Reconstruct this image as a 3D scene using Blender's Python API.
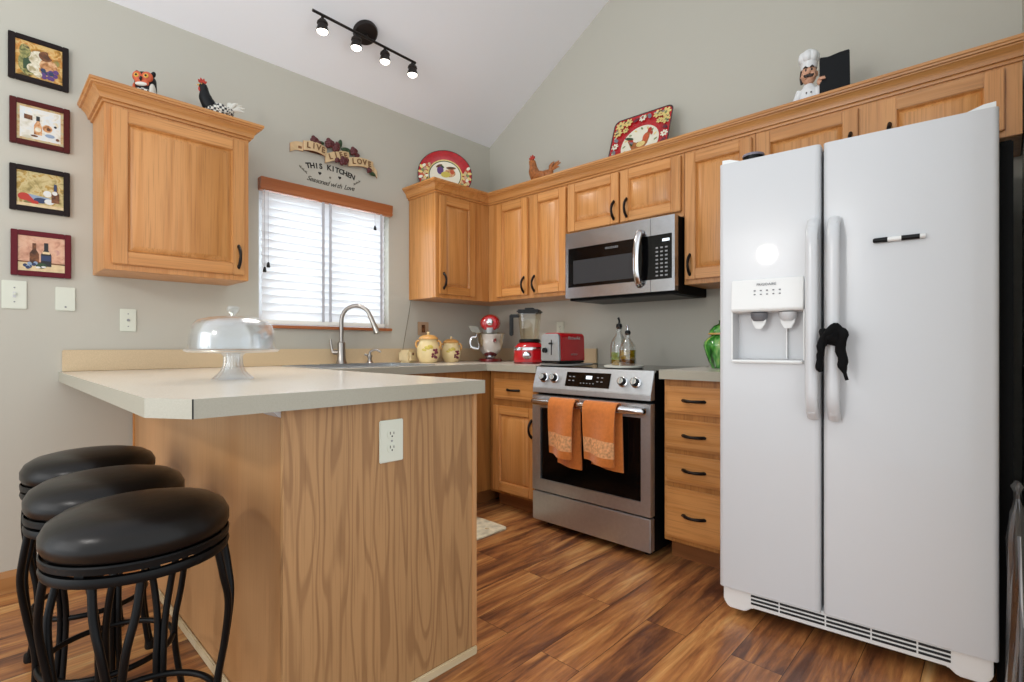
import bpy, bmesh, math, random
from mathutils import Vector, Matrix, Euler
PI = math.pi
random.seed(7)
for o in list(bpy.data.objects):
    bpy.data.objects.remove(o)
S = bpy.context.scene
COL = S.collection

# ------------------------------------------------------------------ camera, world, lights, exposure
cam_d = bpy.data.cameras.new('camera')
cam = bpy.data.objects.new('camera', cam_d)
COL.objects.link(cam)
cam.location = (3.027, -2.904, 1.036)
cam.rotation_euler = (PI/2, 0, math.radians(43.69))
cam_d.sensor_width = 36.0
cam_d.lens = 512.9/1024*36
cam_d.shift_y = 5.1/1024
cam_d.clip_start = 0.02
S.camera = cam

W = bpy.data.worlds.new('world')
S.world = W
W.use_nodes = True
wn = W.node_tree
for n in list(wn.nodes):
    wn.nodes.remove(n)
w_out = wn.nodes.new('ShaderNodeOutputWorld')
w_bg = wn.nodes.new('ShaderNodeBackground')
w_tc = wn.nodes.new('ShaderNodeTexCoord')
w_sep = wn.nodes.new('ShaderNodeSeparateXYZ')
w_ramp = wn.nodes.new('ShaderNodeValToRGB')
w_map = wn.nodes.new('ShaderNodeMapRange')
w_map.inputs[1].default_value = -1
w_map.inputs[2].default_value = 1
wn.links.new(w_tc.outputs['Generated'], w_sep.inputs[0])
wn.links.new(w_sep.outputs['Z'], w_map.inputs[0])
wn.links.new(w_map.outputs[0], w_ramp.inputs[0])
e = w_ramp.color_ramp.elements
e[0].position = 0.0
e[0].color = (1.08, 1.27, 1.38, 1)
e[1].position = 1.0
e[1].color = (1.0, 1.0, 1.0, 1)
wn.links.new(w_ramp.outputs[0], w_bg.inputs[0])
w_bg.inputs[1].default_value = 1.25
wn.links.new(w_bg.outputs[0], w_out.inputs[0])

def light(name, kind, loc, rot, energy, color=(1, 1, 1), **kw):
    d = bpy.data.lights.new(name, kind)
    d.energy = energy
    d.color = color
    for k, v in kw.items():
        setattr(d, k, v)
    o = bpy.data.objects.new(name, d)
    COL.objects.link(o)
    o.location = loc
    o.rotation_euler = rot
    return o

# daylight at the sink window, assumed daylight from an unseen patio door behind, an unseen lamp added for the refrigerator highlight
light('window_daylight', 'AREA', (-0.55, -1.38, 1.75), (0, -PI/2, 0), 46, (0.94, 0.97, 1.0), shape='RECTANGLE', size=1.5, size_y=1.6)
light('assumed_patio_daylight', 'AREA', (0.9, -6.6, 1.5), (PI/2, 0, 0), 35, (1.0, 1.0, 1.0), shape='RECTANGLE', size=2.4, size_y=2.2)  # soft light for an assumed patio door that is not built
light('assumed_lamp', 'POINT', (1.95, -4.35, 1.93), (0, 0, 0), 42, (1.0, 0.96, 0.92), shadow_soft_size=0.09)  # unseen lamp, assumed behind the camera from the highlight on the refrigerator door

S.view_settings.view_transform = 'Standard'
S.view_settings.look = 'None'
S.view_settings.exposure = 0.0
S.view_settings.gamma = 1.0
S.view_settings.use_curve_mapping = False

# ------------------------------------------------------------------ materials
def lin(h):
    if isinstance(h, tuple):
        return h
    h = h.lstrip('#')
    out = []
    for i in (0, 2, 4):
        c = int(h[i:i+2], 16)/255
        out.append(c/12.92 if c <= 0.04045 else ((c+0.055)/1.055)**2.4)
    return tuple(out)

def c4(h):
    return (*lin(h), 1)

MATS = {}
def base_mat(name):
    m = bpy.data.materials.new(name)
    m.use_nodes = True
    nt = m.node_tree
    return m, nt, nt.nodes['Principled BSDF']

def N(nt, t, **kw):
    n = nt.nodes.new(t)
    for k, v in kw.items():
        setattr(n, k, v)
    return n

def mat(name, col, rough=0.5, metal=0.0, spec=0.5, coat=0.0, emit=None, estr=0.0, var=0.0, vscale=30, bump=0.0, bscale=80, sheen=0.0):
    m, nt, p = base_mat(name)
    p.inputs['Base Color'].default_value = c4(col)
    p.inputs['Roughness'].default_value = rough
    p.inputs['Metallic'].default_value = metal
    p.inputs['Specular IOR Level'].default_value = spec
    p.inputs['Coat Weight'].default_value = coat
    p.inputs['Sheen Weight'].default_value = sheen
    if emit is not None:
        p.inputs['Emission Color'].default_value = c4(emit)
        p.inputs['Emission Strength'].default_value = estr
    if var or bump:
        tc = N(nt, 'ShaderNodeTexCoord')
    if var:
        nz = N(nt, 'ShaderNodeTexNoise')
        nz.inputs['Scale'].default_value = vscale
        nz.inputs['Detail'].default_value = 4
        nt.links.new(tc.outputs['Object'], nz.inputs['Vector'])
        mr = N(nt, 'ShaderNodeMapRange')
        mr.inputs[3].default_value = 1-var
        mr.inputs[4].default_value = 1+var
        mr.inputs[1].default_value = 0.3
        mr.inputs[2].default_value = 0.7
        nt.links.new(nz.outputs['Fac'], mr.inputs[0])
        mx = N(nt, 'ShaderNodeVectorMath', operation='SCALE')
        mx.inputs[0].default_value = lin(col)
        nt.links.new(mr.outputs[0], mx.inputs['Scale'])
        nt.links.new(mx.outputs[0], p.inputs['Base Color'])
    if bump:
        nb = N(nt, 'ShaderNodeTexNoise')
        nb.inputs['Scale'].default_value = bscale
        nb.inputs['Detail'].default_value = 3
        nt.links.new(tc.outputs['Object'], nb.inputs['Vector'])
        bp = N(nt, 'ShaderNodeBump')
        bp.inputs['Strength'].default_value = bump
        bp.inputs['Distance'].default_value = 0.004
        nt.links.new(nb.outputs['Fac'], bp.inputs['Height'])
        nt.links.new(bp.outputs[0], p.inputs['Normal'])
    MATS[name] = m
    return m

def ramp(nt, stops):
    r = N(nt, 'ShaderNodeValToRGB')
    el = r.color_ramp.elements
    while len(el) < len(stops):
        el.new(0.5)
    for e_, (p_, c_) in zip(el, stops):
        e_.position = p_
        e_.color = c4(c_)
    return r

def wood(name, light_c, mid_c, dark_c, axis='z', freq=3.0, rings=7.0, stretch=0.10, rough=0.38, pore=0.35, coat=0.15, sharp=False):
    m, nt, p = base_mat(name)
    L = nt.links.new
    tc = N(nt, 'ShaderNodeTexCoord')
    oi = N(nt, 'ShaderNodeObjectInfo')
    ml = N(nt, 'ShaderNodeMath', operation='MULTIPLY')
    ml.inputs[1].default_value = 37.0
    L(oi.outputs['Random'], ml.inputs[0])
    ad = N(nt, 'ShaderNodeVectorMath', operation='ADD')
    L(tc.outputs['Object'], ad.inputs[0])
    L(ml.outputs[0], ad.inputs[1])
    mp = N(nt, 'ShaderNodeMapping')
    sc = [1, 1, 1]
    sc['xyz'.index(axis)] = stretch
    mp.inputs['Scale'].default_value = sc
    L(ad.outputs[0], mp.inputs['Vector'])
    n1 = N(nt, 'ShaderNodeTexNoise')
    n1.inputs['Scale'].default_value = freq
    n1.inputs['Detail'].default_value = 1.5
    n1.inputs['Distortion'].default_value = 0.25
    L(mp.outputs[0], n1.inputs['Vector'])
    m2 = N(nt, 'ShaderNodeMath', operation='MULTIPLY')
    m2.inputs[1].default_value = rings
    L(n1.outputs['Fac'], m2.inputs[0])
    fr = N(nt, 'ShaderNodeMath', operation='FRACT')
    L(m2.outputs[0], fr.inputs[0])
    r1 = ramp(nt, [(0.0, mid_c), (0.12, light_c), (0.70, light_c), (0.86, mid_c), (1.0, mid_c)] if sharp else [(0.0, mid_c), (0.45, light_c), (0.8, light_c), (0.93, mid_c), (1.0, mid_c)])
    L(fr.outputs[0], r1.inputs[0])
    mp2 = N(nt, 'ShaderNodeMapping')
    sc2 = [1, 1, 1]
    sc2['xyz'.index(axis)] = 0.025
    mp2.inputs['Scale'].default_value = sc2
    L(ad.outputs[0], mp2.inputs['Vector'])
    n2 = N(nt, 'ShaderNodeTexNoise')
    n2.inputs['Scale'].default_value = 170
    n2.inputs['Detail'].default_value = 3
    L(mp2.outputs[0], n2.inputs['Vector'])
    mr = N(nt, 'ShaderNodeMapRange')
    mr.inputs[1].default_value = 0.50
    mr.inputs[2].default_value = 0.72
    mr.inputs[4].default_value = pore
    L(n2.outputs['Fac'], mr.inputs[0])
    mx = N(nt, 'ShaderNodeMix', data_type='RGBA')
    L(mr.outputs[0], mx.inputs[0])
    L(r1.outputs[0], mx.inputs[6])
    mx.inputs[7].default_value = c4(dark_c)
    n3 = N(nt, 'ShaderNodeTexNoise')
    n3.inputs['Scale'].default_value = 2.2
    L(mp.outputs[0], n3.inputs['Vector'])
    mr3 = N(nt, 'ShaderNodeMapRange')
    mr3.inputs[1].default_value = 0.3
    mr3.inputs[2].default_value = 0.7
    mr3.inputs[3].default_value = 0.88
    mr3.inputs[4].default_value = 1.1
    L(n3.outputs['Fac'], mr3.inputs[0])
    vs = N(nt, 'ShaderNodeVectorMath', operation='SCALE')
    L(mx.outputs[2], vs.inputs[0])
    L(mr3.outputs[0], vs.inputs['Scale'])
    L(vs.outputs[0], p.inputs['Base Color'])
    p.inputs['Roughness'].default_value = rough
    p.inputs['Coat Weight'].default_value = coat
    p.inputs['Coat Roughness'].default_value = 0.25
    MATS[name] = m
    return m

def glass(name, tint='#ffffff', gloss=0.10, rough=0.03, edge=0.5):
    m = bpy.data.materials.new(name)
    m.use_nodes = True
    nt = m.node_tree
    nt.nodes.remove(nt.nodes['Principled BSDF'])
    out = nt.nodes['Material Output']
    tr = N(nt, 'ShaderNodeBsdfTransparent')
    tr.inputs[0].default_value = c4(tint)
    gl = N(nt, 'ShaderNodeBsdfGlossy')
    gl.inputs['Roughness'].default_value = rough
    gl.inputs[0].default_value = (1, 1, 1, 1)
    lw = N(nt, 'ShaderNodeLayerWeight')
    lw.inputs[0].default_value = 0.35
    mr = N(nt, 'ShaderNodeMapRange')
    mr.inputs[3].default_value = gloss
    mr.inputs[4].default_value = gloss+edge
    nt.links.new(lw.outputs['Facing'], mr.inputs[0])
    ms = N(nt, 'ShaderNodeMixShader')
    nt.links.new(mr.outputs[0], ms.inputs[0])
    nt.links.new(tr.outputs[0], ms.inputs[1])
    nt.links.new(gl.outputs[0], ms.inputs[2])
    nt.links.new(ms.outputs[0], out.inputs[0])
    MATS[name] = m
    return m

OAK = ('#ce9052', '#c28243', '#96602c')
for ax in 'xyz':
    wood('oak_'+ax, *OAK, axis=ax, freq=7.0, rings=7.0, stretch=0.06, pore=0.5)
wood('frame_oak_shaded', '#b0763c', '#a26a33', '#7d4b22', axis='z', freq=7.0, rings=7.0, stretch=0.06, pore=0.5)  # same oak, darkened to paint in the shade around drawers and doors
wood('end_oak', '#b2885b', '#9b734b', '#7f5a38', axis='z', freq=9.0, rings=10.0, stretch=0.13, rough=0.5, pore=0.45, coat=0.0, sharp=True)
wood('back_oak', '#c39262', '#b58353', '#986a3e', axis='z', freq=3.0, rings=3.0, stretch=0.07, rough=0.45, pore=0.3, coat=0.05)
wood('cherry_y', '#b06a3e', '#9c5830', '#7c4020', axis='y', freq=5.0, rings=3.0, stretch=0.06, rough=0.35)
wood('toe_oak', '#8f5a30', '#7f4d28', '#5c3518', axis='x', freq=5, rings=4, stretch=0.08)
mat('wall_paint', '#c0bcb0', 0.85, spec=0.2, bump=0.06, bscale=160)
mat('ceiling_paint', '#f4f5f9', 0.9, spec=0.15, bump=0.10, bscale=110)
mat('laminate', '#ddd5c8', 0.19, spec=0.9, var=0.06, vscale=260)
mat('laminate_edge_shaded', '#a8a393', 0.28, var=0.05, vscale=300)  # same laminate, with the shade on the edges put into the colour
mat('laminate_splash', '#cfb793', 0.35, var=0.08, vscale=260)
mat('white_gloss', '#cbccce', 0.25, coat=0.2, bump=0.03, bscale=350)
mat('white_plastic', '#e4e4e2', 0.35)
mat('white_grey', '#c9c9ca', 0.4)
mat('plate_ivory', '#d8dacb', 0.4)
mat('black_plastic', '#0c0c0c', 0.42, spec=0.25)
mat('black_body', '#070707', 0.6, spec=0.15)
mat('black_glass', '#060607', 0.10, spec=0.3)
mat('oven_glass', '#080707', 0.12, spec=0.22)
mat('slot_dark', '#1a1a1b', 0.7)
mat('steel', '#c6cacd', 0.38, metal=0.92, var=0.04, vscale=60)
mat('steel_micro', '#aeaeb1', 0.24, metal=1.0, var=0.05, vscale=40)
mat('vent_dark', '#35322f', 0.5)
mat('rose_wine', '#5c2528', 0.45)
mat('steel_bright', '#d6d6d8', 0.16, metal=1.0)
mat('nickel', '#a29c96', 0.28, metal=1.0)
mat('bronze', '#1d1612', 0.38, metal=0.4, spec=0.3)
mat('stool_metal', '#0a0a0b', 0.38, metal=0.0, spec=0.18)
mat('stool_leather', '#120e0c', 0.30, spec=0.26, bump=0.12, bscale=35, var=0.15, vscale=9)
mat('track_bronze', '#2b2624', 0.45, metal=0.5)
mat('lamp_lens', '#ffffff', 0.3, emit='#fff6e8', estr=6.0)
mat('blind_white', '#f1efe9', 0.55, var=0.02, vscale=5)
mat('vinyl_white', '#dcdde0', 0.4)
mat('tape_grey', '#b9b8bf', 0.8, bump=0.5, bscale=60)
mat('red_gloss', '#b3141d', 0.18, coat=0.5)
mat('red_dark', '#6d0d12', 0.3, coat=0.3)
mat('towel_orange', '#cf7838', 0.95, spec=0.1, bump=0.5, bscale=240, var=0.08, vscale=60, sheen=0.3)
mat('towel_band', '#e0a472', 0.95, spec=0.1, bump=0.5, bscale=150, var=0.30, vscale=75)
mat('cream_ceramic', '#e6cf9a', 0.28, coat=0.3, var=0.06, vscale=14)
mat('cream_rim', '#cf9a55', 0.35, coat=0.2, var=0.10, vscale=20)
mat('leaf_green', '#55743a', 0.5)
mat('dark_green', '#2c4426', 0.5)
mat('grape', '#6d2233', 0.35)
mat('frame_black', '#1a0c0b', 0.45, spec=0.2)
mat('frame_maroon', '#4c1210', 0.45, spec=0.2)
mat('frame_red', '#5f1420', 0.45, spec=0.2)
mat('art_orange', '#c88b3e', 0.6, var=0.35, vscale=22)
mat('art_olive', '#8f8a4e', 0.6, var=0.3, vscale=40)
mat('art_cream', '#d8cdb2', 0.6, var=0.12, vscale=45)
mat('art_border', '#c9a878', 0.6, var=0.15, vscale=60)
mat('art_wheat', '#b9a468', 0.6, var=0.28, vscale=45)
mat('art_pink', '#cd9c82', 0.6, var=0.12, vscale=35)
mat('art_sand', '#d6bf95', 0.6, var=0.12, vscale=60)
mat('art_purple', '#5d3c78', 0.6)
mat('art_navy', '#2c3a5c', 0.6)
mat('art_blue', '#8a9cb4', 0.6)
mat('art_red', '#b5301f', 0.5)
mat('art_white', '#e6e2d8', 0.6)
mat('art_black', '#1c1c1e', 0.5)
mat('art_brown', '#6b3f22', 0.6)
mat('art_tan', '#c98f5e', 0.6)
mat('plate_red', '#b3121c', 0.25, coat=0.4, var=0.15, vscale=40)
mat('plate_cream', '#ece5d0', 0.25, coat=0.4)
mat('plate_yellow', '#e3c77c', 0.3, coat=0.3, var=0.15, vscale=60)
mat('plate_dark', '#33161a', 0.3, coat=0.3)
mat('plate_grey', '#7d7680', 0.3)
mat('plate_green', '#7f8a55', 0.3)
mat('rust', '#a4602c', 0.45, var=0.35, vscale=70)
mat('feather_dark', '#0e1013', 0.5, spec=0.25)
mat('feather_white', '#d9d6cc', 0.5)
mat('beak', '#d8a33c', 0.4)
mat('owl_orange', '#c4562f', 0.45, var=0.12, vscale=60)
mat('skin', '#d29f82', 0.5)
mat('chef_white', '#e6e6e6', 0.55)
mat('moustache', '#2a1a14', 0.5)
mat('slate', '#0b0c0f', 0.5, spec=0.2, bump=0.15, bscale=30)
mat('lemon', '#cdb850', 0.3, coat=0.3)
mat('ribbon', '#d3b58a', 0.5, var=0.08, vscale=40)
mat('ribbon_edge', '#b5673e', 0.5)
mat('ink', '#241d1a', 0.6)
mat('ink_soft', '#5b564d', 0.6)
mat('ink_leaf', '#7d776b', 0.6)
mat('ink_tan', '#7a5532', 0.6)
mat('rug_cloth', '#d6cbb0', 0.95, spec=0.1, var=0.22, vscale=28, bump=0.4, bscale=200)
mat('tray_grey', '#8d8c88', 0.4)
mat('tray_white', '#e4e0d4', 0.35)
mat('oil', '#8a6a14', 0.15, coat=0.3, var=0.45, vscale=60)
mat('oil_dark', '#5a3208', 0.15, coat=0.3, var=0.3, vscale=60)
mat('herb', '#7a8a3c', 0.6, var=0.4, vscale=80)
mat('cloth_black', '#0d0d0e', 0.85, spec=0.15, bump=0.4, bscale=60)
mat('tan_plate', '#b99b7d', 0.5)
mat('cup_beige', '#d3bf95', 0.5, var=0.08)
mat('cord', '#76705f', 0.6)
mat('display_glow', '#dfe8f0', 0.4, emit='#e6eef6', estr=0.8)
mat('button_grey', '#8c8c8e', 0.5)
mat('text_grey', '#6c6c70', 0.5)
mat('mesh_window', '#343436', 0.3, spec=0.3)
mat('knob_face', '#cfcfcb', 0.25, metal=0.8)
wood('shoe_pale', '#d6c3a0', '#c9b38c', '#a48c64', axis='y', rough=0.6)
wood('base_oak_y', '#b78550', '#a87440', '#855728', axis='y', rough=0.45)
glass('clear_glass', '#f4f6f6', 0.10, 0.03, 0.45)
glass('dome_glass', '#f6f8fa', 0.10, 0.16, 0.55)
glass('jar_glass', '#efe9da', 0.07, 0.04, 0.4)
glass('pane_glass', '#f4f8fa', 0.05, 0.0, 0.3)
glass('bag_film', '#b9bcc2', 0.12, 0.15, 0.5)

# floor planks
def floor_mat():
    m, nt, p = base_mat('plank_floor')
    L = nt.links.new
    tc = N(nt, 'ShaderNodeTexCoord')
    sp = N(nt, 'ShaderNodeSeparateXYZ')
    L(tc.outputs['Object'], sp.inputs[0])
    cb = N(nt, 'ShaderNodeCombineXYZ')
    L(sp.outputs['Y'], cb.inputs['X'])
    L(sp.outputs['X'], cb.inputs['Y'])
    br = N(nt, 'ShaderNodeTexBrick')
    br.offset = 0.37
    br.inputs['Color1'].default_value = (0, 0, 0, 1)
    br.inputs['Color2'].default_value = (1, 1, 1, 1)
    br.inputs['Mortar'].default_value = (0.0, 0.0, 0.0, 1)
    br.inputs['Scale'].default_value = 1.0
    br.inputs['Mortar Size'].default_value = 0.0010
    br.inputs['Mortar Smooth'].default_value = 0.1
    br.inputs['Bias'].default_value = 0.0
    br.inputs['Brick Width'].default_value = 1.15
    br.inputs['Row Height'].default_value = 0.158
    L(cb.outputs[0], br.inputs['Vector'])
    sepc = N(nt, 'ShaderNodeSeparateColor')
    L(br.outputs['Color'], sepc.inputs[0])
    # shift the grain per plank
    mlt = N(nt, 'ShaderNodeMath', operation='MULTIPLY')
    mlt.inputs[1].default_value = 23.0
    L(sepc.outputs[0], mlt.inputs[0])
    cz = N(nt, 'ShaderNodeCombineXYZ')
    L(mlt.outputs[0], cz.inputs['Z'])
    L(mlt.outputs[0], cz.inputs['Y'])
    av = N(nt, 'ShaderNodeVectorMath', operation='ADD')
    L(tc.outputs['Object'], av.inputs[0])
    L(cz.outputs[0], av.inputs[1])
    mp = N(nt, 'ShaderNodeMapping')
    mp.inputs['Scale'].default_value = (1, 0.10, 1)
    L(av.outputs[0], mp.inputs['Vector'])
    n1 = N(nt, 'ShaderNodeTexNoise')
    n1.inputs['Scale'].default_value = 17
    n1.inputs['Detail'].default_value = 7
    n1.inputs['Roughness'].default_value = 0.62
    n1.inputs['Distortion'].default_value = 0.6
    L(mp.outputs[0], n1.inputs['Vector'])
    # plank tone + streak
    a1 = N(nt, 'ShaderNodeMath', operation='MULTIPLY_ADD')
    a1.inputs[1].default_value = 0.36
    L(sepc.outputs[0], a1.inputs[0])
    sm = N(nt, 'ShaderNodeMapRange')
    sm.inputs[1].default_value = 0.33
    sm.inputs[2].default_value = 0.67
    sm.inputs[3].default_value = 0.0
    sm.inputs[4].default_value = 0.66
    L(n1.outputs['Fac'], sm.inputs[0])
    L(sm.outputs[0], a1.inputs[2])
    r = ramp(nt, [(0.0, '#42271d'), (0.22, '#653e2a'), (0.45, '#965f38'), (0.65, '#b67c48'), (0.85, '#cb975d'), (1.0, '#d6a972')])
    L(a1.outputs[0], r.inputs[0])
    n2 = N(nt, 'ShaderNodeTexNoise')
    n2.inputs['Scale'].default_value = 110
    n2.inputs['Detail'].default_value = 3
    mp2 = N(nt, 'ShaderNodeMapping')
    mp2.inputs['Scale'].default_value = (1, 0.05, 1)
    L(av.outputs[0], mp2.inputs['Vector'])
    L(mp2.outputs[0], n2.inputs['Vector'])
    mr = N(nt, 'ShaderNodeMapRange')
    mr.inputs[1].default_value = 0.3
    mr.inputs[2].default_value = 0.7
    mr.inputs[3].default_value = 0.78
    mr.inputs[4].default_value = 1.15
    L(n2.outputs['Fac'], mr.inputs[0])
    vs = N(nt, 'ShaderNodeVectorMath', operation='SCALE')
    L(r.outputs[0], vs.inputs[0])
    L(mr.outputs[0], vs.inputs['Scale'])
    mx = N(nt, 'ShaderNodeMix', data_type='RGBA')
    L(br.outputs['Fac'], mx.inputs[0])
    L(vs.outputs[0], mx.inputs[6])
    mx.inputs[7].default_value = c4('#2a1812')
    L(mx.outputs[2], p.inputs['Base Color'])
    p.inputs['Roughness'].default_value = 0.30
    p.inputs['Specular IOR Level'].default_value = 0.5
    bp = N(nt, 'ShaderNodeBump')
    bp.inputs['Strength'].default_value = 0.08
    bp.inputs['Distance'].default_value = 0.003
    L(n1.outputs['Fac'], bp.inputs['Height'])
    L(bp.outputs[0], p.inputs['Normal'])
    MATS['plank_floor'] = m
floor_mat()

def blind_mat():
    m = bpy.data.materials.new('blind_slat')
    m.use_nodes = True
    nt = m.node_tree
    nt.nodes.remove(nt.nodes['Principled BSDF'])
    d = N(nt, 'ShaderNodeBsdfDiffuse')
    d.inputs[0].default_value = c4('#f3f3f3')
    t = N(nt, 'ShaderNodeBsdfTranslucent')
    t.inputs[0].default_value = c4('#f4f4f6')
    ms = N(nt, 'ShaderNodeMixShader')
    ms.inputs[0].default_value = 0.45
    nt.links.new(d.outputs[0], ms.inputs[1])
    nt.links.new(t.outputs[0], ms.inputs[2])
    nt.links.new(ms.outputs[0], nt.nodes['Material Output'].inputs[0])
    MATS['blind_slat'] = m
blind_mat()

def melon_mat():
    m, nt, p = base_mat('green_glaze')
    tc = N(nt, 'ShaderNodeTexCoord')
    nz = N(nt, 'ShaderNodeTexNoise')
    nz.inputs['Scale'].default_value = 18
    mp = N(nt, 'ShaderNodeMapping')
    mp.inputs['Scale'].default_value = (1.6, 1.6, 0.35)
    nt.links.new(tc.outputs['Object'], mp.inputs[0])
    nt.links.new(mp.outputs[0], nz.inputs['Vector'])
    r = ramp(nt, [(0.35, '#1f4a1c'), (0.5, '#3e8a35'), (0.62, '#77b25b'), (0.75, '#bcae5a')])
    nt.links.new(nz.outputs['Fac'], r.inputs[0])
    nt.links.new(r.outputs[0], p.inputs['Base Color'])
    p.inputs['Roughness'].default_value = 0.12
    p.inputs['Coat Weight'].default_value = 0.5
    MATS['green_glaze'] = m
melon_mat()

def paint_mat(name, stops, scale):
    m, nt, p = base_mat(name)
    tc = N(nt, 'ShaderNodeTexCoord')
    nz = N(nt, 'ShaderNodeTexNoise')
    nz.inputs['Scale'].default_value = scale
    nz.inputs['Detail'].default_value = 5
    nz.inputs['Distortion'].default_value = 0.8
    nt.links.new(tc.outputs['Object'], nz.inputs['Vector'])
    r = ramp(nt, stops)
    nt.links.new(nz.outputs['Fac'], r.inputs[0])
    nt.links.new(r.outputs[0], p.inputs['Base Color'])
    p.inputs['Roughness'].default_value = 0.6
    MATS[name] = m
paint_mat('art_orange', [(.30, '#6b5524'), (.42, '#c58a34'), (.50, '#d9b978'), (.58, '#c87f2e'), (.70, '#8f8a4e')], 26)
paint_mat('art_wheat', [(.30, '#7d7040'), (.43, '#b5a26a'), (.52, '#c9b989'), (.60, '#b08c3c'), (.72, '#6f6a52')], 34)
paint_mat('art_olive', [(.32, '#3b4023'), (.48, '#7c7c45'), (.60, '#b0a468'), (.70, '#4c3b20')], 50)
paint_mat('art_tan', [(.32, '#8c5a30'), (.48, '#c58b58'), (.62, '#dcb48a')], 50)
paint_mat('art_cream', [(.32, '#a89a74'), (.48, '#d6cbb0'), (.62, '#e6dfcd')], 55)
paint_mat('art_white', [(.30, '#c3bda8'), (.45, '#dedbd2'), (.58, '#d3dade'), (.70, '#d8c9a6')], 30)
paint_mat('art_pink', [(.30, '#a8745c'), (.45, '#cd9c82'), (.58, '#d8ae92'), (.70, '#bd8a80')], 30)
paint_mat('art_brown', [(.32, '#3d2413'), (.5, '#6b3f22'), (.65, '#8c5a35')], 50)
paint_mat('art_border', [(.32, '#9c7c50'), (.48, '#c9a878'), (.62, '#b9b08a')], 60)

def check_mat():
    m, nt, p = base_mat('feather_check')
    tc = N(nt, 'ShaderNodeTexCoord')
    ck = N(nt, 'ShaderNodeTexChecker')
    ck.inputs['Scale'].default_value = 90
    ck.inputs['Color1'].default_value = c4('#dcd9cf')
    ck.inputs['Color2'].default_value = c4('#2a2b2e')
    nt.links.new(tc.outputs['Object'], ck.inputs['Vector'])
    nt.links.new(ck.outputs[0], p.inputs['Base Color'])
    MATS['feather_check'] = m
check_mat()

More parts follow.
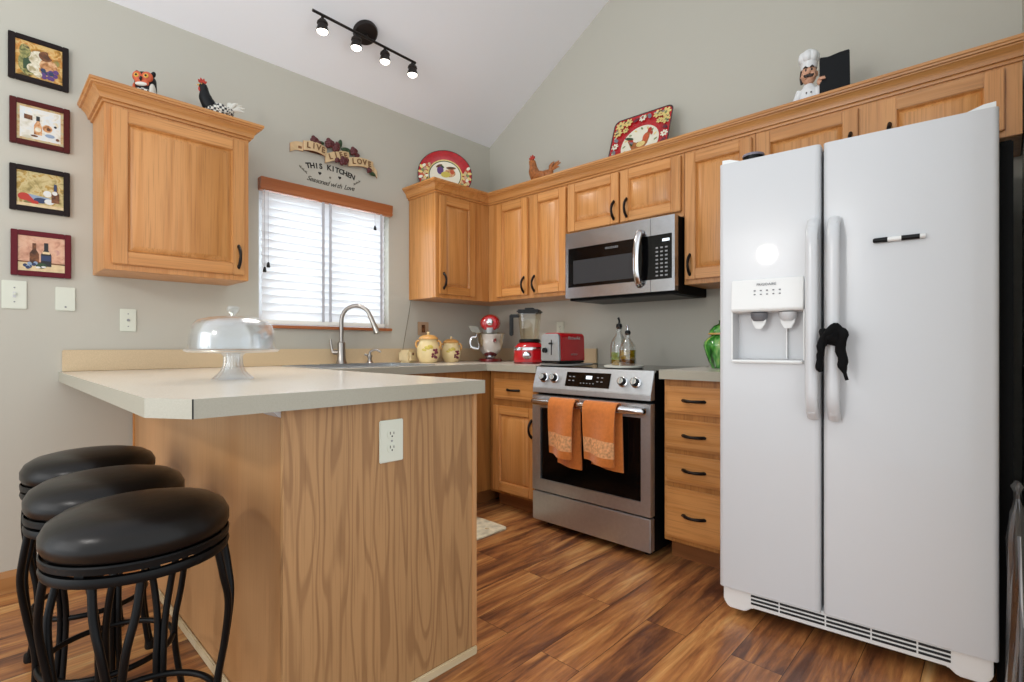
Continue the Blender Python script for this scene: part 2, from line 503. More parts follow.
# ------------------------------------------------------------------ geometry helpers
class G:
    def __init__(s):
        s.bm = bmesh.new()
        s.mats = []

    def mi(s, m):
        if m not in s.mats:
            s.mats.append(m)
        return s.mats.index(m)

    def take(s, tmp, m, M=None):
        i = s.mi(m)
        if M is not None:
            bmesh.ops.transform(tmp, matrix=M, verts=tmp.verts)
        vm = {}
        for v in tmp.verts:
            vm[v] = s.bm.verts.new(v.co)
        for f in tmp.faces:
            try:
                nf = s.bm.faces.new([vm[v] for v in f.verts])
                nf.material_index = i
            except ValueError:
                pass
        tmp.free()

    def box(s, x0, x1, y0, y1, z0, z1, m, bev=0.0, seg=2, M=None, taper=None):
        t = bmesh.new()
        bmesh.ops.create_cube(t, size=1)
        for v in t.verts:
            v.co = Vector(((x0+x1)/2 + v.co.x*(x1-x0), (y0+y1)/2 + v.co.y*(y1-y0), (z0+z1)/2 + v.co.z*(z1-z0)))
        if taper:
            for v in t.verts:
                taper(v)
        if bev > 0:
            bmesh.ops.bevel(t, geom=list(t.edges), offset=bev, segments=seg, affect='EDGES', clamp_overlap=True)
        s.take(t, m, M)
        return s

    def lathe(s, prof, m, seg=40, M=None, cap=True, ribs=0, ramp_=0.0):
        t = bmesh.new()
        rings = []
        for r, z in prof:
            ring = []
            if r < 1e-6:
                v = t.verts.new((0, 0, z))
                ring = [v]*seg
            else:
                for k in range(seg):
                    a = 2*PI*k/seg
                    rr = r*(1 + (ramp_*math.cos(ribs*a) if ribs else 0))
                    ring.append(t.verts.new((rr*math.cos(a), rr*math.sin(a), z)))
            rings.append(ring)
        for a, b in zip(rings[:-1], rings[1:]):
            for k in range(seg):
                q = [a[k], a[(k+1) % seg], b[(k+1) % seg], b[k]]
                u = []
                for v in q:
                    if v not in u:
                        u.append(v)
                if len(u) >= 3:
                    try:
                        t.faces.new(u)
                    except ValueError:
                        pass
        if cap:
            for ring in (rings[0], rings[-1]):
                if ring[0] is not ring[1]:
                    try:
                        t.faces.new(ring)
                    except ValueError:
                        pass
        s.take(t, m, M)
        return s

    def tube(s, pts, r, m, seg=10, closed=False, cap=True, up=None, M=None):
        """r: number, (rx, ry) or list of either; section x axis follows 'up' x tangent"""
        pts = [Vector(p) for p in pts]
        n = len(pts)
        rs = r if isinstance(r, list) else [r]*n
        t = bmesh.new()
        rings = []
        prev = None
        for i, p in enumerate(pts):
            if closed:
                d = pts[(i+1) % n]-pts[i-1]
            else:
                d = pts[min(i+1, n-1)]-pts[max(i-1, 0)]
            d.normalize()
            if up is not None:
                a = Vector(up)
            elif prev is not None:
                a = prev
            else:
                a = Vector((0, 0, 1)) if abs(d.z) < 0.9 else Vector((1, 0, 0))
            b = (a - d*a.dot(d))
            if b.length < 1e-5:
                b = Vector((1, 0, 0)) - d*d.x
            b.normalize()
            prev = b
            c = d.cross(b)
            rx, ry = rs[i] if isinstance(rs[i], tuple) else (rs[i], rs[i])
            rings.append([t.verts.new(p + c*(rx*math.cos(2*PI*k/seg)) + b*(ry*math.sin(2*PI*k/seg))) for k in range(seg)])
        pairs = list(zip(rings[:-1], rings[1:]))
        if closed:
            pairs.append((rings[-1], rings[0]))
        for A, B in pairs:
            for k in range(seg):
                t.faces.new([A[k], A[(k+1) % seg], B[(k+1) % seg], B[k]])
        if cap and not closed:
            t.faces.new(list(reversed(rings[0])))
            t.faces.new(rings[-1])
        s.take(t, m, M)
        return s

    def ell(s, c, r, m, rot=None, u=20, v=12, M=None):
        t = bmesh.new()
        bmesh.ops.create_uvsphere(t, u_segments=u, v_segments=v, radius=1)
        mm = Matrix.Translation(Vector(c))
        if rot:
            mm = mm @ Euler(rot).to_matrix().to_4x4()
        rr = r if isinstance(r, tuple) else (r, r, r)
        mm = mm @ Matrix.Diagonal((*rr, 1))
        if M is not None:
            mm = M @ mm
        s.take(t, m, mm)
        return s

    def prism(s, poly, axis, a, b, m, bev=0.0, M=None):
        """poly of 2D points in the plane normal to axis: x->(y,z) y->(x,z) z->(x,y)"""
        t = bmesh.new()
        def P(p, w):
            return {'x': (w, p[0], p[1]), 'y': (p[0], w, p[1]), 'z': (p[0], p[1], w)}[axis]
        A = [t.verts.new(P(p, a)) for p in poly]
        B = [t.verts.new(P(p, b)) for p in poly]
        t.faces.new(A)
        t.faces.new(list(reversed(B)))
        n = len(poly)
        for k in range(n):
            t.faces.new([A[k], A[(k+1) % n], B[(k+1) % n], B[k]])
        bmesh.ops.recalc_face_normals(t, faces=t.faces)
        if bev:
            bmesh.ops.bevel(t, geom=list(t.edges), offset=bev, segments=2, affect='EDGES', clamp_overlap=True)
        s.take(t, m, M)
        return s

    def face(s, vs, m):
        i = s.mi(m)
        f = s.bm.faces.new([s.bm.verts.new(v) for v in vs])
        f.material_index = i
        return s

    def sweep2d(s, path, prof, m, z0):
        """profile (out, z) swept along a 2D path; out is to the right of travel"""
        path = [Vector(p) for p in path]
        n = len(path)
        nor = []
        for i in range(n-1):
            d = (path[i+1]-path[i]).normalized()
            nor.append(Vector((d.y, -d.x)))
        t = bmesh.new()
        rings = []
        for i in range(n):
            if i == 0:
                mit = nor[0]
            elif i == n-1:
                mit = nor[-1]
            else:
                mit = nor[i-1]+nor[i]
                mit = mit/mit.dot(nor[i])
            rings.append([t.verts.new((path[i].x+mit.x*o, path[i].y+mit.y*o, z0+z)) for o, z in prof])
        k = len(prof)
        for A, B in zip(rings[:-1], rings[1:]):
            for j in range(k):
                t.faces.new([A[j], A[(j+1) % k], B[(j+1) % k], B[j]])
        t.faces.new(rings[0])
        t.faces.new(list(reversed(rings[-1])))
        bmesh.ops.recalc_face_normals(t, faces=t.faces)
        s.take(t, m)
        return s

    def crumple(s, amp, freq, seed=0):
        from mathutils import noise
        s.bm.normal_update()
        for v in s.bm.verts:
            v.co += v.normal*amp*noise.noise(v.co*freq+Vector((seed, seed*2, 0)))
        return s

    def text(s, txt, size, M, m, depth=0.0006, shear=0.0, align='CENTER', bold=0.0):
        cu = bpy.data.curves.new('t', 'FONT')
        cu.body = txt
        cu.size = size
        cu.align_x = align
        cu.align_y = 'CENTER'
        cu.extrude = depth
        cu.offset = bold
        cu.shear = shear
        cu.resolution_u = 3
        ob = bpy.data.objects.new('t', cu)
        me = ob.to_mesh()
        t = bmesh.new()
        t.from_mesh(me)
        ob.to_mesh_clear()
        bpy.data.objects.remove(ob)
        bpy.data.curves.remove(cu)
        s.take(t, m, M)
        return s

    def build(s, name, parent=None, loc=None, rot=None, smooth=True, angle=38, stuff=False, label=None):
        bm = s.bm
        bmesh.ops.remove_doubles(bm, verts=bm.verts, dist=1e-6)
        bmesh.ops.recalc_face_normals(bm, faces=bm.faces)
        lim = math.radians(angle)
        for f in bm.faces:
            f.smooth = smooth
        for ed in bm.edges:
            if len(ed.link_faces) == 2:
                ed.smooth = ed.calc_face_angle(0) < lim
            else:
                ed.smooth = False
        me = bpy.data.meshes.new(name)
        bm.to_mesh(me)
        bm.free()
        for m in s.mats:
            me.materials.append(MATS[m])
        o = bpy.data.objects.new(name, me)
        COL.objects.link(o)
        if parent is not None:
            o.parent = parent
        if loc is not None:
            o.location = loc
        if rot is not None:
            o.rotation_euler = rot
        if stuff:
            o['kind'] = 'stuff'
        if label:
            o['label'] = label
        return o

def tag(o, label, cat, group=None):
    o['label'] = label
    o['category'] = cat
    if group:
        o['group'] = group
    return o

def thing(name, label, cat, loc=(0, 0, 0), rz=0.0, group=None):
    o = bpy.data.objects.new(name, None)
    COL.objects.link(o)
    o.empty_display_size = 0.05
    o.location = loc
    o.rotation_euler = (0, 0, rz)
    return tag(o, label, cat, group)

def struct(o):
    o['kind'] = 'structure'
    return o

def copy_tree(o, loc, rz=None):
    r = o.copy()
    COL.objects.link(r)
    r.location = loc
    if rz is not None:
        r.rotation_euler = (0, 0, rz)
    for ch in list(o.children):
        c = ch.copy()
        COL.objects.link(c)
        c.parent = r
        for g in ch.children:
            d = g.copy()
            COL.objects.link(d)
            d.parent = c
    return r

def T(x, y, z):
    return Matrix.Translation((x, y, z))

def R(ax, a):
    return Matrix.Rotation(a, 4, ax)

def arc(c, r, a0, a1, n, plane='xz'):
    out = []
    for k in range(n+1):
        a = a0+(a1-a0)*k/n
        p, q = r*math.cos(a), r*math.sin(a)
        out.append({'xz': (c[0]+p, c[1], c[2]+q), 'yz': (c[0], c[1]+p, c[2]+q), 'xy': (c[0]+p, c[1]+q, c[2])}[plane])
    return out

def smoothpts(pts, n=6):
    """Catmull-Rom through pts"""
    P = [Vector(p) for p in pts]
    P = [P[0]*2-P[1]] + P + [P[-1]*2-P[-2]]
    out = []
    for i in range(1, len(P)-2):
        for k in range(n):
            t = k/n
            a, b, c, d = P[i-1], P[i], P[i+1], P[i+2]
            out.append(0.5*((2*b)+(c-a)*t+(2*a-5*b+4*c-d)*t*t+(3*b-a-3*c+d)*t**3))
    out.append(P[-2])
    return out

def smoothvals(vals, n=6):
    out = []
    for a, b in zip(vals[:-1], vals[1:]):
        for k in range(n):
            t = k/n
            t = t*t*(3-2*t)
            if isinstance(a, tuple):
                out.append(tuple(x+(y-x)*t for x, y in zip(a, b)))
            else:
                out.append(a+(b-a)*t)
    out.append(vals[-1])
    return out

# ------------------------------------------------------------------ room shell
CE0, CES = 2.655, 0.59                    # ceiling height at the window wall, slope
WY0, WY1, WZ0, WZ1 = -1.80, -0.955, 1.14, 1.93   # window opening
g = G()
g.box(-0.2, 4.3, -4.4, 0.12, -0.06, 0.0, 'plank_floor')
struct(g.build('floor'))
g = G()
g.box(-0.14, 0.0, -4.4, WY0, 0, CE0+0.02, 'wall_paint')
g.box(-0.14, 0.0, WY1, 0.12, 0, CE0+0.02, 'wall_paint')
g.box(-0.14, 0.0, WY0, WY1, 0, WZ0, 'wall_paint')
g.box(-0.14, 0.0, WY0, WY1, WZ1, CE0+0.02, 'wall_paint')
struct(g.build('wall_left', smooth=False))
g = G()
g.prism([(0, 0), (3.2, 0), (3.2, CE0+CES*3.2+.03), (0, CE0+.03)], 'y', 0.0, 0.12, 'wall_paint')
struct(g.build('wall_back', smooth=False))
g = G()
g.prism([(3.086, 0), (3.2, 0), (3.2, CE0+CES*3.2+.03), (3.086, CE0+CES*3.086+.03)], 'y', -1.25, -0.0005, 'wall_paint')
struct(g.build('wall_right', smooth=False))
g = G()
g.prism([(-0.14, CE0-CES*.14), (4.3, CE0+CES*4.3), (4.3, CE0+CES*4.3+.1), (-0.14, CE0-CES*.14+.1)], 'y', -4.4, 0.12, 'ceiling_paint')
struct(g.build('ceiling', smooth=False))
g = G()
g.prism([(0.0005, 0), (0.014, 0), (0.014, 0.065), (0.008, 0.088), (0.0005, 0.09)], 'y', -4.4, -2.40, 'base_oak_y')
struct(g.build('baseboard_left', smooth=False))

# window
win = bpy.data.objects.new('window_1', None)
COL.objects.link(win)
win.location = (-0.08, (WY0+WY1)/2, WZ0)
struct(win)
hw, hh = (WY1-WY0)/2, WZ1-WZ0
g = G()
for y0, y1, z0, z1 in ((-hw, hw, 0, .05), (-hw, hw, hh-.05, hh), (-hw, -hw+.05, .05, hh-.05), (hw-.05, hw, .05, hh-.05), (-.03, .03, .05, hh-.05)):
    g.box(-.03, .03, y0, y1, z0, z1, 'vinyl_white', 0.004)
g.build('window_frame', win)
g = G()
g.box(-.004, .004, -hw+.05, hw-.05, .05, hh-.05, 'pane_glass')
g.build('window_pane', win)
g = G()
g.box(-0.049, 0.03, WY0+.001, WY1+.012, WZ0-.002, WZ0+.016, 'cherry_y', 0.003)
struct(g.build('trim_1'))

# ------------------------------------------------------------------ cabinets
def raised_door(w, h, name='door', st=0.055):
    """door slab: back at y=0, front at y=-0.02, centred on x, z from 0"""
    g = G()
    a = w/2
    for x0, x1 in ((-a, -a+st), (a-st, a)):
        g.box(x0, x1, -.020, 0, 0, h, 'oak_z', 0.003)
    for z0, z1 in ((0, st), (h-st, h)):
        g.box(-a+st, a-st, -.020, 0, z0, z1, 'oak_x', 0.003)
    x0, x1, z0, z1 = -a+st, a-st, st, h-st
    b = 0.006
    n = 0.028 if h > .28 else .022
    P = [[(x0, -.018, z0), (x1, -.018, z0), (x1, -.018, z1), (x0, -.018, z1)],
         [(x0+b, -.0062, z0+b), (x1-b, -.0062, z0+b), (x1-b, -.0062, z1-b), (x0+b, -.0062, z1-b)],
         [(x0+n, -.0185, z0+n), (x1-n, -.0185, z0+n), (x1-n, -.0185, z1-n), (x0+n, -.0185, z1-n)],
         [(x0+n+.002, -.0195, z0+n+.002), (x1-n-.002, -.0195, z0+n+.002), (x1-n-.002, -.0195, z1-n-.002), (x0+n+.002, -.0195, z1-n-.002)]]
    for A, B in zip(P[:-1], P[1:]):
        for k in range(4):
            g.face([A[k], A[(k+1) % 4], B[(k+1) % 4], B[k]], 'oak_z')
    g.face(P[-1], 'oak_z')
    g.box(x0, x1, -.006, 0, z0, z1, 'oak_z')
    return g

def pull(vertical=True, L=0.096):
    g = G()
    pts = []
    rs = []
    for k in range(13):
        t = k/12
        s_ = -L/2+L*t
        out = -.005-.024*math.sin(PI*t)**0.75
        pts.append((0, out, s_) if vertical else (s_, out, 0))
        rs.append(0.0052+0.0022*abs(math.cos(PI*t))+0.0012*math.sin(PI*t))
    g.tube(pts, rs, 'bronze', 10)
    for e_ in (-1, 1):
        q = e_*L/2
        c = (0, -.004, q) if vertical else (q, -.004, 0)
        g.ell(c, (.008, .005, .012) if vertical else (.012, .005, .008), 'bronze', u=12, v=8)
    return g

def cabinet(name, label, loc, rz, w, d, h, fronts, group=None, toe=0.0, hollow=False, cat='cabinet'):
    """loc = middle of the back edge at the bottom; fronts at local -y"""
    t = thing(name, label, cat, loc, rz, group)
    g = G()
    if hollow:
        g.box(-w/2, w/2, -d+.02, -.001, toe, toe+.018, 'oak_z')
        g.box(-w/2, -w/2+.018, -d+.02, -.001, toe+.018, h, 'oak_z')
        g.box(w/2-.018, w/2, -d+.02, -.001, toe+.018, h, 'oak_z')
        g.box(-w/2+.018, w/2-.018, -.010, -.001, toe+.018, h, 'oak_z')
    else:
        g.box(-w/2, w/2, -d+.02, -.001, toe, h, 'oak_z', 0.002)
    g.build('carcass', t)
    g = G()
    g.box(-w/2, w/2, -d, -d+.0195, toe, h, 'frame_oak_shaded' if toe else 'oak_z', 0.002)
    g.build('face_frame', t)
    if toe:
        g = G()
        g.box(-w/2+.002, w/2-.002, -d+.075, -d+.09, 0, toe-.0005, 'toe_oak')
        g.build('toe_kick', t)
    for kind, x0, x1, z0, z1, hx, hz in fronts:
        if kind == 'door':
            dr = raised_door(x1-x0, z1-z0).build('door', t, ((x0+x1)/2, -d-.0005, z0))
            pull(True).build('handle', dr, (hx-(x0+x1)/2, -.020, hz-z0))
        else:
            g = G()
            a, b = (x1-x0)/2, z1-z0
            g.box(-a, a, -.012, 0, 0, b, 'oak_x', 0.003)
            g.box(-a+.012, a-.012, -.020, -.011, .010, b-.010, 'oak_x', 0.006)
            dr = g.build('drawer', t, ((x0+x1)/2, -d-.0005, z0))
            pull(False).build('handle', dr, (0, -.020, b/2))
    return t

CROWN = [(0, 0), (.008, 0), (.010, .006), (.009, .012), (.018, .013), (.019, .018), (.022, .028), (.030, .042), (.040, .050), (.0405, .055), (.049, .056), (.051, .063), (.055, .065), (.055, .076), (0, .076)]
UZ = 1.361
t = cabinet('wall_cabinet', 'oak wall cabinet with one wide door hanging alone left of the window', (0, -2.245, UZ), PI/2, .57, .305, .715,
            [('door', -.262, .262, .024, .684, .232, .112)])
g = G()
g.sweep2d([(-.285, -.001), (-.285, -.305), (.285, -.305), (.285, -.001)], CROWN, 'oak_x', .700)
g.build('crown', t)
cabinet('wall_cabinet', 'narrow oak wall cabinet in the corner right of the window', (0, -.396, UZ), PI/2, .788, .305, .715,
        [('door', -.369, -.055, .024, .684, -.342, .112)])
UA = 'oak wall cabinets along the stove wall'
cabinet('wall_cabinet', 'oak wall cabinet with two tall doors between corner cabinet and microwave', (.670, 0, UZ), 0, .728, .305, .715,
        [('door', -.262, .034, .024, .684, .005, .092), ('door', .074, .360, .024, .684, .100, .092)])
cabinet('wall_cabinet', 'short oak wall cabinet with two small doors above the microwave', (1.4215, 0, 1.724), 0, .771, .305, .352,
        [('door', -.374, -.003, .028, .324, -.035, .105), ('door', .007, .374, .028, .324, .050, .105)])
cabinet('wall_cabinet', 'oak wall cabinet with one tall door between microwave and refrigerator', (1.9885, 0, UZ), 0, .359, .305, .715,
        [('door', -.166, .166, .024, .684, -.140, .10)])
cabinet('wall_cabinet', 'wide low oak wall cabinet above the white refrigerator', (2.6255, 0, 1.80), 0, .911, .305, .276,
        [('door', -.440, -.040, .022, .248, -.065, .09), ('door', .038, .408, .022, .248, .070, .09)])
g = G()
g.sweep2d([(.001, -.790), (.3055, -.790), (.3055, -.3055), (3.083, -.3055)], CROWN, 'oak_x', 2.061)
# the boards that close the tops behind the moulding
tag(g.build('crown_molding'), 'long oak crown molding along the tops of the corner and stove wall cabinets', 'molding')

# base cabinets
cabinet('base_cabinet', 'oak base cabinet with one drawer and one door left of the stove', (.838, 0, 0), 0, .42, .59, .878,
        [('drawer', -.172, .190, .700, .828, 0, 0), ('door', -.172, .190, .120, .660, .160, .54)], toe=.10)
cabinet('base_cabinet', 'oak drawer cabinet with four drawers between stove and refrigerator', (1.998, 0, 0), 0, .314, .59, .878,
        [('drawer', -.150, .150, .716, .846, 0, 0), ('drawer', -.150, .150, .546, .687, 0, 0), ('drawer', -.150, .150, .387, .523, 0, 0), ('drawer', -.150, .150, .122, .363, 0, 0)], toe=.10)
cabinet('base_cabinet', 'oak sink base cabinet under the window, mostly behind the peninsula', (0, -.862, 0), PI/2, 1.718, .61, .878,
        [('door', -.70, -.32, .12, .66, -.36, .56), ('door', -.30, .08, .12, .66, -.26, .56), ('drawer', -.70, -.32, .70, .828, 0, 0), ('drawer', -.30, .08, .70, .828, 0, 0)], toe=.10, hollow=True)

# peninsula
t = thing('peninsula_cabinet', 'oak peninsula base with a grained end panel, jutting out from the window wall', 'cabinet', (0, 0, 0))
g = G()
g.box(.625, 1.722, -2.360, -1.752, .10, .878, 'oak_z')
g.box(.002, .623, -2.360, -1.752, .10, .878, 'oak_z')
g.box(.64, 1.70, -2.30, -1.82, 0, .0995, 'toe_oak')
g.build('carcass', t)
g = G()
g.box(.016, 1.7205, -2.377, -2.3605, .0, .878, 'back_oak')
g.build('back_panel', t)
g = G()
g.box(1.7225, 1.740, -2.377, -1.7515, .0, .878, 'end_oak')
g.build('end_panel', t)
g = G()
g.box(.0165, .030, -2.383, -2.3775, .091, .878, 'oak_z')
g.build('corner_strip', t)
g = G()
g.box(1.7225, 1.744, -1.751, -1.732, .03, .878, 'back_oak', .002)
g.build('corner_strip', t)
g = G()
g.box(1.7405, 1.750, -2.385, -1.735, 0, .028, 'shoe_pale', .003)
g.box(.50, 1.7400, -2.386, -2.3775, 0, .035, 'shoe_pale', .003)
g.build('shoe_strip', t)
g = G()
g.prism([(-2.3775, .8775), (-2.3775, .857), (-2.385, .862), (-2.40, .8775)], 'x', 1.63, 1.728, 'white_grey')
g.build('support_bracket', t)
for x0, x1 in ((.70, 1.19), (1.21, 1.70)):
    dr = raised_door(x1-x0, .72).build('door', t, ((x0+x1)/2, -1.7515, .13), (0, 0, PI))
    pull(True).build('handle', dr, (.19, -.02, .62))

# worktops
def slab(rects, outer, hole, z0, z1):
    """top and underside from rectangles / small polygons, edges from the outlines"""
    g = G()
    for z, m in ((z1, 'laminate'), (z0, 'laminate_edge_shaded')):
        for q in rects:
            if len(q) == 4 and not isinstance(q[0], tuple):
                x0, x1, y0, y1 = q
                q = [(x0, y0), (x1, y0), (x1, y1), (x0, y1)]
            g.face([(*p, z) for p in q], m)
    for lp in (outer, hole or []):
        for k in range(len(lp)):
            a, b = lp[k], lp[(k+1) % len(lp)]
            g.face([(*a, z0), (*b, z0), (*b, z1), (*a, z1)], 'laminate_edge_shaded')
    return g
CT, CB = .922, .879
main = [(.001, -.001), (.001, -2.648), (1.670, -2.648), (1.774, -2.582), (1.774, -1.723), (.64, -1.723), (.64, -.64), (1.055, -.64), (1.055, -.001)]
hole = [(.14, -1.70), (.56, -1.70), (.56, -1.02), (.14, -1.02)]
rects = [(.001, .14, -1.70, -1.02), (.56, .64, -1.70, -1.02), (.001, .64, -1.02, -.64), (.001, .64, -.64, -.001), (.64, 1.055, -.64, -.001), (.001, .64, -1.723, -1.70),
         (.001, .64, -2.648, -1.723), [(.64, -2.648), (1.670, -2.648), (1.774, -2.582), (1.774, -1.723), (.64, -1.723)]]
t = thing('worktop', 'beige laminate worktop running from the stove past the sink and over the peninsula', 'worktop', (0, 0, 0))
slab(rects, main, hole, CB, CT).build('top', t, smooth=False)
g = G()
g.box(.0015, .020, -2.637, -.0205, CT+.0003, 1.019, 'laminate_splash', .003)
g.box(.0015, 1.055, -.020, -.0015, CT+.0003, 1.019, 'laminate_splash', .003)
g.build('backsplash', t)
g = G()
g.box(1.7735, 1.7746, -2.5835, -2.5805, CB, CT, 'slot_dark')
g.build('edge_seam', t)
t = thing('worktop', 'short beige laminate worktop over the drawers beside the refrigerator', 'worktop', (0, 0, 0))
slab([(1.838, 2.158, -.64, -.001)], [(1.838, -.001), (1.838, -.64), (2.158, -.64), (2.158, -.001)], None, CB, CT).build('top', t, smooth=False)

# sink
t = thing('sink', 'stainless kitchen sink set into the worktop under the window', 'sink', (.35, -1.36, CT))
g = G()
x, y = .21, .34
for x0, x1, y0, y1 in ((-x-.02, -x, -y-.02, y+.02), (x, x+.02, -y-.02, y+.02), (-x, x, -y-.02, -y), (-x, x, y, y+.02)):
    g.box(x0, x1, y0, y1, .0005, .006, 'steel', .002)
g.build('rim', t)
g = G()
v0_, v1_ = -.0, -.19
a, b = x-.002, y-.002
lo = [(-a+.02, -b+.02, v1_), (a-.02, -b+.02, v1_), (a-.02, b-.02, v1_), (-a+.02, b-.02, v1_)]
hi = [(-a, -b, v0_), (a, -b, v0_), (a, b, v0_), (-a, b, v0_)]
for k in range(4):
    g.face([hi[k], hi[(k+1) % 4], lo[(k+1) % 4], lo[k]], 'steel')
g.face(lo, 'steel')
g.build('basin', t)

# ------------------------------------------------------------------ range
RX, RW = 1.4335, .752
t = thing('stove', 'stainless slide-in electric stove with two orange towels on its handle', 'stove', (RX, 0, 0))
h = RW/2
g = G()
g.box(-h+.004, h-.004, -.625, -.02, .03, .905, 'black_body', .003)
for sx in (-1, 1):
    for yy in (-.58, -.08):
        g.lathe([(.018, 0), (.018, .03)], 'black_plastic', 12, T(sx*(h-.06), yy, 0))
g.build('body', t)
g = G()
g.box(-h, h, -.615, -.015, .9055, .917, 'black_glass', .003)
g.build('cooktop', t)
g = G()
g.prism([(-.612, .9165), (-.632, .915), (-.668, .800), (-.670, .772), (-.6255, .772), (-.6255, .905), (-.612, .905)], 'x', -h, h, 'steel', .002)
cp = g.build('control_panel', t, smooth=False)
tilt = math.atan2(.036, .115)
CPM = lambda x, s_: T(x, -.632-.036*s_, .915-.115*s_) @ R('X', -tilt)     # s 0 top .. 1 bottom, local -y out
g = G()
g.box(-.145, .138, -.0035, -.0002, -.040, .040, 'black_glass', .001, M=CPM(0, .52))
g.box(-.012, .026, -.0042, -.0030, .004, .022, 'display_glow', M=CPM(0, .52))
for k in range(5):
    g.box(-.045+.02*k, -.038+.02*k, -.0042, -.0030, -.022, -.017, 'button_grey', M=CPM(0, .52))
for k in range(4):
    for j in (0, 1):
        g.box(-.125+.026*k+(.13 if k > 1 else 0), -.113+.026*k+(.13 if k > 1 else 0), -.0042, -.0030, -.010+.022*j, -.005+.022*j, 'button_grey', M=CPM(0, .52))
g.build('display', cp)
for kx in (-.302, -.226, .214, .288):
    g = G()
    Mk = CPM(kx, .52) @ R('X', PI/2)
    g.lathe([(.026, 0), (.027, .004), (.024, .006)], 'steel_bright', 28, Mk)
    g.lathe([(.021, .006), (.020, .028), (.017, .031)], 'black_plastic', 28, Mk)
    g.lathe([(.0165, .0312), (.0150, .0325)], 'knob_face', 28, Mk)
    g.box(-.004, .004, -.018, .018, .031, .040, 'knob_face', .002, M=Mk)
    g.build('knob', cp)
g = G()
dz0, dz1 = .212, .755
wx0, wx1, wz0, wz1 = 1.117-RX, 1.758-RX, .278, .686
g.box(-h, h, -.655, -.627, dz0, dz1, 'steel')
for x0, x1, z0, z1 in ((-h, wx0, dz0, dz1), (wx1, h, dz0, dz1), (wx0, wx1, dz0, wz0), (wx0, wx1, wz1, dz1)):
    g.box(x0, x1, -.670, -.655, z0, z1, 'steel')
door = g.build('oven_door', t, smooth=False)
g = G()
g.box(wx0, wx1, -.6605, -.6555, wz0, wz1, 'oven_glass')
g.build('window', door)
g = G()
hz, hy = .724, -.712
g.tube([(-h+.034, -.690, hz-.002), (-h+.038, -.702, hz-.001), (-h+.052, hy, hz), (0, hy-.004, hz), (h-.042, hy, hz), (h-.028, -.702, hz-.001), (h-.024, -.690, hz-.002)], (.017, .019), 'steel_bright', 16)
for sx in (-1, 1):
    g.box(sx*(h-.06)-.022, sx*(h-.06)+.022, -.704, -.6705, hz-.020, hz+.014, 'steel_bright', .006)
g.build('handle', door)
g = G()
g.box(-h, h, -.670, -.627, .040, .203, 'steel', .004)
g.build('drawer', t)

# towels
def towel(name, label, x0, w, zf, zb, dx, group):
    """cloth folded over the handle: x0 left edge, zf / zb front and back hem heights"""
    top = hz+.026
    t = thing(name, label, 'towel', (x0, -.716, top), 0, group)
    def sheet(path, x_shift, mats, name, wob):
        g = G()
        n = 12
        tb = {}
        th = .007
        for side in (0, 1):
            for i, (y, z, nx, nz) in enumerate(path):
                for k in range(n+1):
                    u = k/n
                    dep = max(0, -z)
                    yy = y + nx*th*side + wob*math.sin(u*5.1+dep*4)*dep*.10
                    zz = z + nz*th*side - (.012*u*dep/.3 if wob else 0)
                    xx = u*w + x_shift*dep + (.010*math.sin(dep*9)*dep if k in (0, n) else 0)
                    tb[side, i, k] = g.bm.verts.new((xx, yy, zz))
        m = len(path)
        for i in range(m-1):
            mid = (path[i][1]+path[i+1][1])/2
            mm = mats(mid)
            for k in range(n):
                for side in (0, 1):
                    q = [tb[side, i, k], tb[side, i, k+1], tb[side, i+1, k+1], tb[side, i+1, k]]
                    g.bm.faces.new(q).material_index = g.mi(mm)
            for k in (0, n):
                g.bm.faces.new([tb[0, i, k], tb[0, i+1, k], tb[1, i+1, k], tb[1, i, k]]).material_index = g.mi(mm)
        for i in (0, m-1):
            for k in range(n):
                g.bm.faces.new([tb[0, i, k], tb[0, i, k+1], tb[1, i, k+1], tb[1, i, k]]).material_index = g.mi(mm)
        return g.build(name, t, angle=60)
    zl = zf-top
    front = []
    for k in range(15):
        z = zl*(1-k/14)
        front.append((-.028, z-.022*(k == 14)*0-.022, -1, 0))
    over = [(-.026*math.cos(a), -.022+.026*math.sin(a)-.004, -math.cos(a), math.sin(a)) for a in (PI*.15, PI*.35, PI*.5, PI*.65, PI*.85)]
    bz0, bz1 = zl-.022+.045, zl-.022+.125
    sheet(front[:-1]+over, -.05 if w < .18 else -.03, lambda z: 'towel_band' if bz0 < z < bz1 else 'towel_orange', 'front_layer', 1)
    back = [(.027, -.026+(zb-top+.026)*k/10, 1, 0) for k in range(11)]
    sheet([(.024, -.012, .8, .5)]+back, dx/.3, lambda z: 'towel_orange', 'back_layer', .4)
    return t
TG = 'orange towels on the oven handle'
towel('kitchen_towel', 'shorter orange towel, left one on the oven door handle', 1.240, .170, .474, .392, .006, TG)
towel('kitchen_towel', 'longer orange towel, right one on the oven door handle', 1.468, .196, .475, .420, .006, TG)

# ------------------------------------------------------------------ microwave
MX0, MX1, MZ0, MZ1, MY = 1.0935, 1.8035, 1.326, 1.722, -.405
mc, mh = (MX0+MX1)/2, (MX1-MX0)/2
t = thing('microwave', 'stainless over-the-range microwave hanging above the stove', 'microwave', (mc, 0, MZ0))
H = MZ1-MZ0
g = G()
g.box(-mh+.003, mh-.003, -.365, -.002, -.012, H, 'black_body', .003)
g.box(-mh+.04, mh-.04, -.34, -.05, -.016, -.0121, 'vent_dark')
g.build('body', t)
g = G()
sx = 1.665-mc
for x0, x1, z0, z1 in ((-mh, sx, .300, H-.001), (-mh, sx, 0, .064), (-mh, 1.1147-mc, .064, .300)):
    g.box(x0, x1, MY, -.3655, z0, z1, 'steel_micro')
g.box(1.1147-mc, sx, MY+.004, -.3655, .064, .300, 'black_glass')
door = g.build('door', t, smooth=False)
g = G()
